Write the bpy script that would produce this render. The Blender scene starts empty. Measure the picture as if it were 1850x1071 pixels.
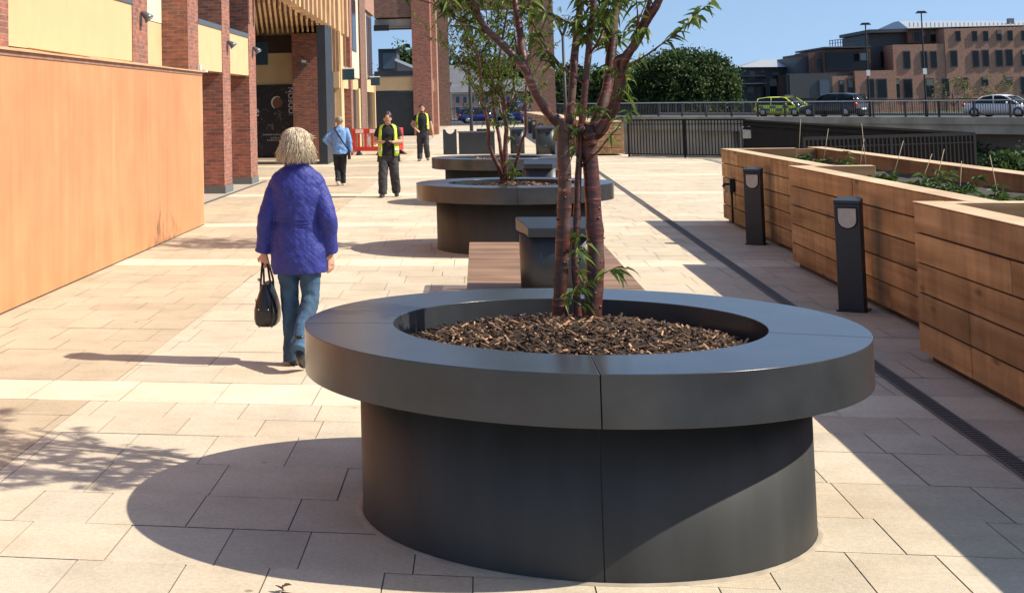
import bpy, bmesh, math, random
from mathutils import Vector, Matrix
R = math.radians
random.seed(11)
sc = bpy.context.scene
COL = sc.collection
PI = math.pi

# ------------------------------------------------------------------ camera
F, CX, CY, YAW, PITCH, ROLL, EYE = 2525.35, 386.9, 20.14, -0.1843, 0.0698, -0.0178, 1.85
fw = Vector((math.sin(YAW)*math.cos(PITCH), math.cos(YAW)*math.cos(PITCH), math.sin(PITCH)))
rt0 = Vector((math.cos(YAW), -math.sin(YAW), 0)); up0 = rt0.cross(fw)
rt = rt0*math.cos(ROLL) + up0*math.sin(ROLL); up = up0*math.cos(ROLL) - rt0*math.sin(ROLL)
CAMP = Vector((0, 0, EYE))
cd = bpy.data.cameras.new('camera'); cam = bpy.data.objects.new('camera', cd); COL.objects.link(cam)
cd.sensor_width = 36; cd.sensor_fit = 'HORIZONTAL'; cd.lens = F/1850*36
cd.shift_x = (925-CX)/1850; cd.shift_y = -(535.5-CY)/1850
cd.clip_start = 0.1; cd.clip_end = 4000
m = Matrix((rt, up, -fw)).transposed().to_4x4(); m.translation = CAMP
cam.matrix_world = m; sc.camera = cam
def at(x, y, Y):                       # a surveyed point of the photograph at depth Y (metres along the promenade)
    d = fw + rt*((x-CX)/F) - up*((y-CY)/F)
    return CAMP + d*(Y/d.y)

# ------------------------------------------------------------------ light
EL, AZ = 43.5, -7.0                    # sun height, and its angle from +X towards +Y
w = bpy.data.worlds.new('World'); sc.world = w; w.use_nodes = True
nt = w.node_tree; bg = nt.nodes['Background']
sk = nt.nodes.new('ShaderNodeTexSky'); sk.sky_type = 'NISHITA'; sk.sun_disc = False
sk.sun_elevation = R(EL); sk.sun_rotation = R(90-AZ); sk.air_density = 1.0; sk.dust_density = 0.7; sk.ozone_density = 1.5
sk.altitude = 0
tcw = nt.nodes.new('ShaderNodeTexCoord'); va = nt.nodes.new('ShaderNodeVectorMath'); va.operation = 'MULTIPLY_ADD'
va.inputs[1].default_value = (1, 1, .8); va.inputs[2].default_value = (0, 0, .20)      # clear, haze-free horizon
vn = nt.nodes.new('ShaderNodeVectorMath'); vn.operation = 'NORMALIZE'
nt.links.new(tcw.outputs['Generated'], va.inputs[0]); nt.links.new(va.outputs[0], vn.inputs[0]); nt.links.new(vn.outputs[0], sk.inputs[0])
nt.links.new(sk.outputs[0], bg.inputs[0]); bg.inputs[1].default_value = 0.125
sl = bpy.data.lights.new('sun', 'SUN'); sl.energy = 4.6; sl.angle = R(0.5); sl.color = (1, 0.925, 0.79)
so = bpy.data.objects.new('sun', sl); COL.objects.link(so)
sdir = Vector((math.cos(R(EL))*math.cos(R(AZ)), math.cos(R(EL))*math.sin(R(AZ)), math.sin(R(EL))))
so.rotation_euler = sdir.to_track_quat('Z', 'Y').to_euler(); so.location = sdir*60
vs = sc.view_settings
vs.view_transform = 'Standard'; vs.look = 'None'; vs.exposure = 0.55; vs.gamma = 1

# ------------------------------------------------------------------ materials
def nodes(name):
    mt = bpy.data.materials.new(name); mt.use_nodes = True
    return mt, mt.node_tree, mt.node_tree.nodes['Principled BSDF']
def N(t, kind, **kw):
    n = t.nodes.new('ShaderNode'+kind)
    for k, v in kw.items(): setattr(n, k, v)
    return n
def pbr(name, col, rough=0.6, metal=0.0, var=0.0, vscale=8.0, stretch=(1, 1, 1), bump=0.0, bscale=60.0, spec=0.5, var2=None, trans=0.0, alpha_attr=None, coat=0.0):
    """flat colour with procedural variation (object space), optional bump, optional mesh colour attribute 'tone'"""
    mt, t, b = nodes(name)
    b.inputs['Roughness'].default_value = rough; b.inputs['Metallic'].default_value = metal
    b.inputs['Specular IOR Level'].default_value = spec
    b.inputs['Transmission Weight'].default_value = trans
    b.inputs['Coat Weight'].default_value = coat
    b.inputs['Base Color'].default_value = (*col, 1)
    src = None
    if var or bump:
        tc = N(t, 'TexCoord'); mp = N(t, 'Mapping'); mp.inputs['Scale'].default_value = stretch
        t.links.new(tc.outputs['Object'], mp.inputs[0])
    if var:
        nz = N(t, 'TexNoise'); nz.inputs['Scale'].default_value = vscale; nz.inputs['Detail'].default_value = 5
        t.links.new(mp.outputs[0], nz.inputs['Vector'])
        cr = N(t, 'ValToRGB'); e = cr.color_ramp.elements
        lo = [max(0, c*(1-var)) for c in col]; hi = var2 if var2 else [c*(1+var) for c in col]
        e[0].position = 0.3; e[0].color = (*lo, 1); e[1].position = 0.72; e[1].color = (*hi, 1)
        t.links.new(nz.outputs[0], cr.inputs[0]); src = cr.outputs[0]
    if alpha_attr:
        at_ = N(t, 'Attribute', attribute_name=alpha_attr)
        mx = N(t, 'MixRGB', blend_type='MULTIPLY'); mx.inputs[0].default_value = 1
        if src: t.links.new(src, mx.inputs[1])
        else: mx.inputs[1].default_value = (*col, 1)
        t.links.new(at_.outputs['Color'], mx.inputs[2]); src = mx.outputs[0]
    if src: t.links.new(src, b.inputs['Base Color'])
    if bump:
        n2 = N(t, 'TexNoise'); n2.inputs['Scale'].default_value = bscale; n2.inputs['Detail'].default_value = 4
        t.links.new(mp.outputs[0], n2.inputs['Vector'])
        bp = N(t, 'Bump'); bp.inputs['Strength'].default_value = bump; bp.inputs['Distance'].default_value = 0.01
        t.links.new(n2.outputs[0], bp.inputs['Height']); t.links.new(bp.outputs[0], b.inputs['Normal'])
    return mt
def brick(name, c1, c2, mortar, bw=0.225, rh=0.075, dirt=0.25):
    mt, t, b = nodes(name)
    g = N(t, 'NewGeometry'); sp = N(t, 'SeparateXYZ'); sn = N(t, 'SeparateXYZ')
    t.links.new(g.outputs['Position'], sp.inputs[0]); t.links.new(g.outputs['True Normal'], sn.inputs[0])
    ab = N(t, 'Math', operation='ABSOLUTE'); t.links.new(sn.outputs[1], ab.inputs[0])
    gt = N(t, 'Math', operation='GREATER_THAN'); gt.inputs[1].default_value = 0.6; t.links.new(ab.outputs[0], gt.inputs[0])
    mx = N(t, 'Mix'); mx.data_type = 'FLOAT'
    t.links.new(gt.outputs[0], mx.inputs[0]); t.links.new(sp.outputs[1], mx.inputs[2]); t.links.new(sp.outputs[0], mx.inputs[3])
    cb = N(t, 'CombineXYZ'); t.links.new(mx.outputs[0], cb.inputs[0]); t.links.new(sp.outputs[2], cb.inputs[1])
    br = N(t, 'TexBrick'); br.inputs['Scale'].default_value = 1; br.inputs['Brick Width'].default_value = bw; br.inputs['Row Height'].default_value = rh
    br.inputs['Mortar Size'].default_value = 0.006; br.inputs['Mortar Smooth'].default_value = 0.2; br.inputs['Bias'].default_value = -0.1
    br.inputs['Color1'].default_value = (*c1, 1); br.inputs['Color2'].default_value = (*c2, 1); br.inputs['Mortar'].default_value = (*mortar, 1)
    t.links.new(cb.outputs[0], br.inputs[0])
    # extra tone per brick and weathering
    nz = N(t, 'TexNoise'); nz.inputs['Scale'].default_value = 9; nz.inputs['Detail'].default_value = 3
    mp = N(t, 'Mapping'); mp.inputs['Scale'].default_value = (0.5, 1.6, 1); t.links.new(cb.outputs[0], mp.inputs[0]); t.links.new(mp.outputs[0], nz.inputs['Vector'])
    cr = N(t, 'ValToRGB'); cr.color_ramp.elements[0].position = .25; cr.color_ramp.elements[1].position = .75
    cr.color_ramp.elements[0].color = (1-dirt*1.6, 1-dirt*1.6, 1-dirt*1.5, 1); cr.color_ramp.elements[1].color = (1+dirt, 1+dirt, 1+dirt, 1)
    t.links.new(nz.outputs[0], cr.inputs[0])
    mm = N(t, 'MixRGB', blend_type='MULTIPLY'); mm.inputs[0].default_value = 1
    t.links.new(br.outputs[0], mm.inputs[1]); t.links.new(cr.outputs[0], mm.inputs[2]); t.links.new(mm.outputs[0], b.inputs['Base Color'])
    bp = N(t, 'Bump', invert=True); bp.inputs['Strength'].default_value = 0.6; bp.inputs['Distance'].default_value = 0.008
    t.links.new(br.outputs['Fac'], bp.inputs['Height']); t.links.new(bp.outputs[0], b.inputs['Normal'])
    b.inputs['Roughness'].default_value = 0.85
    return mt
def wood(name, c1, c2, axis='Y', scale=1.0, rough=0.65, attr=None, knots=False, spec=0.3, blotch=.8):
    mt, t, b = nodes(name)
    tc = N(t, 'TexCoord'); mp = N(t, 'Mapping'); s = [9*scale]*3
    s['XYZ'.index(axis)] = 0.45*scale; mp.inputs['Scale'].default_value = s
    t.links.new(tc.outputs['Object'], mp.inputs[0])
    src0 = mp.outputs[0]
    if attr:                            # shift the grain from board to board
        a0 = N(t, 'Attribute', attribute_name=attr); va = N(t, 'VectorMath', operation='SCALE'); va.inputs[3].default_value = 37
        t.links.new(a0.outputs['Color'], va.inputs[0])
        vb = N(t, 'VectorMath', operation='ADD'); t.links.new(src0, vb.inputs[0]); t.links.new(va.outputs[0], vb.inputs[1]); src0 = vb.outputs[0]
    nz = N(t, 'TexNoise'); nz.inputs['Scale'].default_value = 1.3; nz.inputs['Detail'].default_value = 7; nz.inputs['Distortion'].default_value = 0.6
    t.links.new(src0, nz.inputs['Vector'])
    cr = N(t, 'ValToRGB'); cr.color_ramp.elements[0].position = .3; cr.color_ramp.elements[1].position = .7
    cr.color_ramp.elements[0].color = (*c1, 1); cr.color_ramp.elements[1].color = (*c2, 1)
    t.links.new(nz.outputs[0], cr.inputs[0]); src = cr.outputs[0]
    # broad blotches
    n3 = N(t, 'TexNoise'); n3.inputs['Scale'].default_value = 1.9; n3.inputs['Detail'].default_value = 4
    t.links.new(tc.outputs['Object'], n3.inputs['Vector'])
    c3 = N(t, 'ValToRGB'); c3.color_ramp.elements[0].color = (.72, .7, .68, 1); c3.color_ramp.elements[1].color = (1.15, 1.13, 1.1, 1)
    c3.color_ramp.elements[0].position = .3; c3.color_ramp.elements[1].position = .7
    t.links.new(n3.outputs[0], c3.inputs[0])
    m3 = N(t, 'MixRGB', blend_type='MULTIPLY'); m3.inputs[0].default_value = blotch
    t.links.new(src, m3.inputs[1]); t.links.new(c3.outputs[0], m3.inputs[2]); src = m3.outputs[0]
    if knots:
        vo = N(t, 'TexVoronoi'); vo.inputs['Scale'].default_value = 1.0
        mk = N(t, 'Mapping'); sk_ = [4.0]*3; sk_['XYZ'.index(axis)] = 1.3; mk.inputs['Scale'].default_value = sk_
        t.links.new(tc.outputs['Object'], mk.inputs[0]); t.links.new(mk.outputs[0], vo.inputs['Vector'])
        ck = N(t, 'ValToRGB'); ck.color_ramp.elements[0].position = .05; ck.color_ramp.elements[1].position = .13
        ck.color_ramp.elements[0].color = (.35, .28, .22, 1); ck.color_ramp.elements[1].color = (1, 1, 1, 1)
        t.links.new(vo.outputs['Distance'], ck.inputs[0])
        mk2 = N(t, 'MixRGB', blend_type='MULTIPLY'); mk2.inputs[0].default_value = .8
        t.links.new(src, mk2.inputs[1]); t.links.new(ck.outputs[0], mk2.inputs[2]); src = mk2.outputs[0]
    if attr:
        a1 = N(t, 'Attribute', attribute_name=attr); mx = N(t, 'MixRGB', blend_type='MULTIPLY'); mx.inputs[0].default_value = 1
        t.links.new(src, mx.inputs[1]); t.links.new(a1.outputs['Color'], mx.inputs[2]); src = mx.outputs[0]
    t.links.new(src, b.inputs['Base Color'])
    bp = N(t, 'Bump'); bp.inputs['Strength'].default_value = .25; bp.inputs['Distance'].default_value = .006
    t.links.new(nz.outputs[0], bp.inputs['Height']); t.links.new(bp.outputs[0], b.inputs['Normal'])
    b.inputs['Roughness'].default_value = rough; b.inputs['Specular IOR Level'].default_value = spec
    return mt
def leafmat(name, c1, c2, trans=0.35, rough=0.5):
    mt, t, b = nodes(name)
    a = N(t, 'Attribute', attribute_name='tone')
    mx = N(t, 'MixRGB'); mx.inputs[1].default_value = (*c1, 1); mx.inputs[2].default_value = (*c2, 1)
    t.links.new(a.outputs['Fac'], mx.inputs[0]); t.links.new(mx.outputs[0], b.inputs['Base Color'])
    b.inputs['Roughness'].default_value = rough; b.inputs['Specular IOR Level'].default_value = .35
    tr = N(t, 'BsdfTranslucent'); ad = N(t, 'MixShader'); ad.inputs[0].default_value = trans
    t.links.new(mx.outputs[0], tr.inputs[0]); t.links.new(b.outputs[0], ad.inputs[1]); t.links.new(tr.outputs[0], ad.inputs[2])
    t.links.new(ad.outputs[0], t.nodes['Material Output'].inputs[0])
    return mt
def glass(name, col=(.012, .014, .017), rough=.12):
    return pbr(name, col, rough, 0, spec=.22)

M = {}
M['joint'] = pbr('joint_sand', (.36, .295, .22), .95)
M['paver'] = pbr('paver_stone', (.60, .51, .385), .85, var=.10, vscale=46, bump=.3, bscale=160, alpha_attr='tone', spec=.25)
def weather(mt):
    t = mt.node_tree; b = t.nodes['Principled BSDF']; src = b.inputs['Base Color'].links[0].from_socket
    g = N(t, 'NewGeometry')
    for sc_, lo, hi, p0, p1 in ((.55, .86, 1.04, .32, .62), (3.2, .90, 1.03, .30, .55)):
        nz = N(t, 'TexNoise'); nz.inputs['Scale'].default_value = sc_; nz.inputs['Detail'].default_value = 6; nz.inputs['Roughness'].default_value = .65
        t.links.new(g.outputs['Position'], nz.inputs['Vector']); cr = N(t, 'ValToRGB'); e = cr.color_ramp.elements
        e[0].position = p0; e[0].color = (lo, lo*.985, lo*.96, 1); e[1].position = p1; e[1].color = (hi, hi, hi, 1); t.links.new(nz.outputs[0], cr.inputs[0])
        m_ = N(t, 'MixRGB', blend_type='MULTIPLY'); m_.inputs[0].default_value = 1; t.links.new(src, m_.inputs[1]); t.links.new(cr.outputs[0], m_.inputs[2]); src = m_.outputs[0]
    vo = N(t, 'TexVoronoi'); vo.inputs['Scale'].default_value = 1.7; t.links.new(g.outputs['Position'], vo.inputs['Vector'])
    cr = N(t, 'ValToRGB'); e = cr.color_ramp.elements; e[0].position = .022; e[0].color = (.45, .42, .40, 1); e[1].position = .034; e[1].color = (1, 1, 1, 1); t.links.new(vo.outputs['Distance'], cr.inputs[0])
    m_ = N(t, 'MixRGB', blend_type='MULTIPLY'); m_.inputs[0].default_value = .8; t.links.new(src, m_.inputs[1]); t.links.new(cr.outputs[0], m_.inputs[2])
    t.links.new(m_.outputs[0], b.inputs['Base Color'])
weather(M['paver'])
def streak(mt, s_, lo, hi):
    t = mt.node_tree; b = t.nodes['Principled BSDF']; src = b.inputs['Base Color'].links[0].from_socket; g = N(t, 'NewGeometry'); mp = N(t, 'Mapping'); mp.inputs['Scale'].default_value = s_
    t.links.new(g.outputs['Position'], mp.inputs[0]); nz = N(t, 'TexNoise'); nz.inputs['Scale'].default_value = 1; nz.inputs['Detail'].default_value = 6; nz.inputs['Roughness'].default_value = .62; t.links.new(mp.outputs[0], nz.inputs['Vector'])
    cr = N(t, 'ValToRGB'); e = cr.color_ramp.elements; e[0].position = .34; e[0].color = (lo, lo*.97, lo*.94, 1); e[1].position = .60; e[1].color = (hi, hi, hi, 1); t.links.new(nz.outputs[0], cr.inputs[0])
    m_ = N(t, 'MixRGB', blend_type='MULTIPLY'); m_.inputs[0].default_value = 1; t.links.new(src, m_.inputs[1]); t.links.new(cr.outputs[0], m_.inputs[2]); t.links.new(m_.outputs[0], b.inputs['Base Color'])
M['brick'] = brick('red_brick', (.36, .125, .075), (.19, .085, .065), (.30, .22, .17))
M['brownbrick'] = brick('brown_brick', (.25, .12, .08), (.15, .08, .058), (.22, .17, .13))
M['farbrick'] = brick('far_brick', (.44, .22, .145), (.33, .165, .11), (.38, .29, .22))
M['darkbrick'] = brick('dark_brick', (.19, .085, .058), (.12, .06, .045), (.17, .12, .095))
M['cream'] = pbr('cream_render', (.585, .405, .215), .8, var=.05, vscale=2)
M['pale'] = pbr('pale_render', (.66, .56, .41), .8, var=.04, vscale=3)
M['hoard'] = wood('hoarding_ply', (.51, .238, .108), (.56, .275, .131), 'Z', .8, .55, blotch=.3)
M['hoardtop'] = wood('hoarding_cover', (.54, .31, .165), (.62, .39, .225), 'Y', .6, .7)
M['hoardlip'] = pbr('hoarding_lip', (.30, .16, .11), .7, var=.25, vscale=5)
M['coping'] = pbr('grey_metal', (.16, .18, .20), .4, .6)
M['navy'] = pbr('navy_steel', (.022, .028, .036), .45, var=.15, vscale=3)
M['planter'] = pbr('planter_coat', (.035, .037, .038), .55, var=.22, vscale=5, stretch=(1, 1, .22), bump=.04, bscale=260, spec=.32)
M['black'] = pbr('black_steel', (.012, .013, .016), .42)
M['rail'] = pbr('grey_railing', (.03, .032, .036), .5, .2)
M['railtop'] = pbr('rail_galvanised', (.50, .50, .48), .4, .4)
M['timber'] = wood('timber_sleeper', (.25, .142, .068), (.49, .315, .175), 'Y', .7, .8, 'tone', True)
M['timberx'] = wood('timber_sleeper_end', (.25, .142, .068), (.49, .315, .175), 'X', .7, .8, 'tone', True)
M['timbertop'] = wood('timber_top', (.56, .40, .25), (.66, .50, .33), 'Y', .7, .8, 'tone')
M['bench'] = wood('bench_slat', (.26, .155, .095), (.38, .235, .15), 'X', 1.0, .5, 'tone')
M['louvre'] = wood('louvre_timber', (.30, .17, .085), (.40, .24, .13), 'Z', .5, .6)
M['louvredark'] = pbr('louvre_backing', (.30, .16, .09), .8)
M['sign'] = pbr('sign_blue', (.014, .05, .075), .35)
M['white'] = pbr('white_paint', (.75, .74, .70), .5)
M['concrete'] = pbr('concrete', (.42, .37, .30), .9, var=.22, vscale=.6, bump=.2, bscale=8)
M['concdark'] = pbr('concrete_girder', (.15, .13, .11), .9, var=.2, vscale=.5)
M['asphalt'] = pbr('asphalt', (.055, .055, .055), .9, var=.15, vscale=1)
M['earth'] = pbr('earth', (.05, .04, .028), .95, var=.3, vscale=4)
M['bank'] = pbr('bank_grass', (.055, .075, .025), .95, var=.35, vscale=.3)
M['mulch'] = pbr('mulch_bed', (.035, .021, .014), .95, var=.4, vscale=25, bump=.8, bscale=60)
M['chips'] = pbr('wood_chips', (.36, .215, .125), .85, alpha_attr='tone')
M['rimcoat'] = pbr('planter_rim_coat', (.036, .040, .045), .24, var=.18, vscale=5, bump=.03, bscale=260, spec=.5)
M['matblack'] = pbr('matt_black', (.012, .012, .014), .7, spec=.15)
M['pinkbrick'] = brick('pink_brick', (.78, .46, .33), (.64, .36, .26), (.6, .5, .42))
M['bedding'] = pbr('bedding_mortar', (.36, .30, .23), .95, var=.2, vscale=9)
M['blind'] = pbr('window_blind', (.15, .15, .145), .7)
M['bark'] = None
M['slate'] = pbr('slate_roof', (.13, .13, .14), .7, var=.15, vscale=1)
M['zinc'] = pbr('zinc_roof', (.42, .44, .45), .45, .2)
M['greyclad'] = pbr('grey_cladding', (.055, .058, .065), .6, var=.15, vscale=.4)
M['glass'] = glass('window_glass')
M['glassblue'] = glass('window_glass_pale', (.10, .13, .16), .12)
M['frame'] = pbr('window_frame', (.09, .09, .09), .5)
M['lens'] = pbr('lamp_lens', (.50, .47, .42), .25, var=.12, vscale=14)
M['skin'] = pbr('skin', (.50, .27, .19), .5, var=.08, vscale=18, spec=.35)
M['hairblond'] = pbr('hair_blond', (.58, .475, .34), .5, alpha_attr='tone')
M['hairgrey'] = pbr('hair_ash', (.36, .29, .20), .5, alpha_attr='tone')
M['hairdark'] = pbr('hair_dark', (.035, .023, .017), .5, alpha_attr='tone')
M['jeans'] = pbr('denim', (.028, .066, .125), .85, var=.5, vscale=7, stretch=(1, 1, .6), bump=.3, bscale=40, var2=(.058, .13, .215))
M['blackcloth'] = pbr('black_cloth', (.012, .013, .017), .85, var=.3, vscale=10, bump=.3, bscale=25)
M['workcloth'] = pbr('work_trouser', (.040, .038, .042), .85, var=.35, vscale=9, bump=.4, bscale=22)
M['bluejkt'] = pbr('pale_blue_jacket', (.16, .31, .60), .75, var=.12, vscale=8, bump=.3, bscale=16)
M['hivis'] = pbr('hivis_yellow', (.58, .72, .06), .6, var=.12, vscale=9, bump=.3, bscale=18)
M['reflect'] = pbr('reflective_tape', (.55, .56, .52), .35, .3)
M['boot'] = pbr('boot_leather', (.02, .017, .015), .55)
M['shoe'] = pbr('white_shoe', (.6, .57, .52), .6)
M['leather'] = pbr('black_leather', (.010, .010, .011), .28, bump=.25, bscale=70)
M['gold'] = pbr('brass_stud', (.7, .55, .3), .3, 1)
M['redplastic'] = pbr('red_plastic', (.62, .045, .03), .45, var=.08, vscale=5)
M['tyre'] = pbr('tyre', (.015, .015, .015), .8)
M['alloy'] = pbr('alloy', (.5, .5, .52), .3, .8)
M['carblack'] = pbr('car_black', (.010, .010, .013), .2, coat=.6)
M['carwhite'] = pbr('car_white', (.75, .75, .74), .25, coat=.6)
M['carblue'] = pbr('car_blue', (.012, .022, .14), .25, coat=.6)
M['caryellow'] = pbr('car_yellow', (.92, .95, .05), .3, coat=.4)
M['cargreen'] = pbr('car_green', (.0, .20, .10), .3, coat=.4)
M['redlamp'] = pbr('tail_lamp', (.5, .02, .015), .25)
M['clearlamp'] = pbr('head_lamp', (.65, .66, .66), .15)
M['cane'] = pbr('bamboo_cane', (.36, .29, .18), .7)
M['cherryleaf'] = leafmat('cherry_leaf', (.050, .10, .022), (.22, .29, .06), .48, .36)
M['herbleaf'] = leafmat('climber_leaf', (.03, .06, .015), (.10, .18, .035), .35)
M['treeleaf'] = leafmat('woodland_leaf', (.024, .050, .013), (.075, .120, .026), .3, .6)
M['willowleaf'] = leafmat('willow_leaf', (.11, .11, .035), (.22, .21, .08), .3, .6)
M['wood'] = pbr('tree_wood', (.055, .04, .03), .9)

streak(M['timber'], (2.2, 4.5, .9), .76, 1.1); streak(M['hoard'], (1, 2.5, .35), .93, 1.03); streak(M['hoard'], (.5, .5, .8), .94, 1.02); streak(M['concrete'], (.7, .7, .25), .8, 1.08)
# poster: black ground with pale splatter
def poster_mat():
    mt, t, b = nodes('poster_print'); tc = N(t, 'TexCoord')
    nz = N(t, 'TexNoise'); nz.inputs['Scale'].default_value = 3.4; nz.inputs['Detail'].default_value = 9; nz.inputs['Roughness'].default_value = .72; nz.inputs['Distortion'].default_value = 2.0
    t.links.new(tc.outputs['Object'], nz.inputs['Vector'])
    cr = N(t, 'ValToRGB'); e = cr.color_ramp.elements
    e[0].position = .53; e[0].color = (.012, .011, .014, 1); e[1].position = .68; e[1].color = (.42, .40, .40, 1)
    k = e.new(.58); k.color = (.035, .03, .035, 1)
    t.links.new(nz.outputs[0], cr.inputs[0]); t.links.new(cr.outputs[0], b.inputs['Base Color']); b.inputs['Roughness'].default_value = .4
    return mt
M['poster'] = poster_mat()
def jacket_mat():
    mt, t, b = nodes('quilted_jacket'); tc = N(t, 'TexCoord')
    mp = N(t, 'Mapping'); mp.inputs['Rotation'].default_value = (0, R(45), 0); mp.inputs['Scale'].default_value = (1, .0, 1)
    t.links.new(tc.outputs['Object'], mp.inputs[0]); sp = N(t, 'SeparateXYZ'); t.links.new(mp.outputs[0], sp.inputs[0])
    hs = []
    for i in (0, 2):
        mu = N(t, 'Math', operation='MULTIPLY'); mu.inputs[1].default_value = PI/0.027; t.links.new(sp.outputs[i], mu.inputs[0])
        si = N(t, 'Math', operation='SINE'); t.links.new(mu.outputs[0], si.inputs[0])
        ab = N(t, 'Math', operation='ABSOLUTE'); t.links.new(si.outputs[0], ab.inputs[0])
        pw = N(t, 'Math', operation='POWER'); pw.inputs[1].default_value = .45; t.links.new(ab.outputs[0], pw.inputs[0]); hs.append(pw)
    mn = N(t, 'Math', operation='MINIMUM'); t.links.new(hs[0].outputs[0], mn.inputs[0]); t.links.new(hs[1].outputs[0], mn.inputs[1])
    nz = N(t, 'TexNoise'); nz.inputs['Scale'].default_value = 14; nz.inputs['Detail'].default_value = 3; t.links.new(tc.outputs['Object'], nz.inputs['Vector'])
    ad = N(t, 'Math', operation='ADD'); t.links.new(mn.outputs[0], ad.inputs[0]); t.links.new(nz.outputs[0], ad.inputs[1])
    bp = N(t, 'Bump'); bp.inputs['Strength'].default_value = .36; bp.inputs['Distance'].default_value = .005
    t.links.new(ad.outputs[0], bp.inputs['Height']); t.links.new(bp.outputs[0], b.inputs['Normal'])
    b.inputs['Base Color'].default_value = (.022, .030, .210, 1); b.inputs['Roughness'].default_value = .62; b.inputs['Specular IOR Level'].default_value = .4
    b.inputs['Sheen Weight'].default_value = .05
    return mt
M['jacket'] = jacket_mat()
def bark_mat():
    mt, t, b = nodes('cherry_bark'); tc = N(t, 'TexCoord')
    mp = N(t, 'Mapping'); mp.inputs['Scale'].default_value = (9, 9, 55); t.links.new(tc.outputs['Object'], mp.inputs[0])
    nz = N(t, 'TexNoise'); nz.inputs['Scale'].default_value = 1; nz.inputs['Detail'].default_value = 3; t.links.new(mp.outputs[0], nz.inputs['Vector'])
    cr = N(t, 'ValToRGB'); e = cr.color_ramp.elements
    e[0].position = .42; e[0].color = (.048, .018, .013, 1); e[1].position = .74; e[1].color = (.34, .21, .15, 1)
    k = e.new(.63); k.color = (.13, .028, .019, 1)
    t.links.new(nz.outputs[0], cr.inputs[0])
    # rough grey-brown patches
    n2 = N(t, 'TexNoise'); n2.inputs['Scale'].default_value = 7; n2.inputs['Detail'].default_value = 5; t.links.new(tc.outputs['Object'], n2.inputs['Vector'])
    c2 = N(t, 'ValToRGB'); c2.color_ramp.elements[0].position = .52; c2.color_ramp.elements[1].position = .64
    t.links.new(n2.outputs[0], c2.inputs[0])
    mx = N(t, 'MixRGB'); mx.inputs[2].default_value = (.095, .055, .04, 1); t.links.new(c2.outputs[0], mx.inputs[0]); t.links.new(cr.outputs[0], mx.inputs[1])
    ta = N(t, 'Attribute', attribute_name='tone'); mt_ = N(t, 'MixRGB', blend_type='MULTIPLY'); mt_.inputs[0].default_value = 1
    t.links.new(mx.outputs[0], mt_.inputs[1]); t.links.new(ta.outputs['Color'], mt_.inputs[2]); t.links.new(mt_.outputs[0], b.inputs['Base Color'])
    rr = N(t, 'MapRange'); rr.inputs[3].default_value = .42; rr.inputs[4].default_value = .85; t.links.new(c2.outputs[0], rr.inputs[0]); t.links.new(rr.outputs[0], b.inputs['Roughness'])
    ad = N(t, 'Math', operation='ADD'); t.links.new(nz.outputs[0], ad.inputs[0]); t.links.new(n2.outputs[0], ad.inputs[1])
    bp = N(t, 'Bump'); bp.inputs['Strength'].default_value = .5; bp.inputs['Distance'].default_value = .006
    t.links.new(ad.outputs[0], bp.inputs['Height']); t.links.new(bp.outputs[0], b.inputs['Normal'])
    return mt
M['bark'] = bark_mat()

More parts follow.
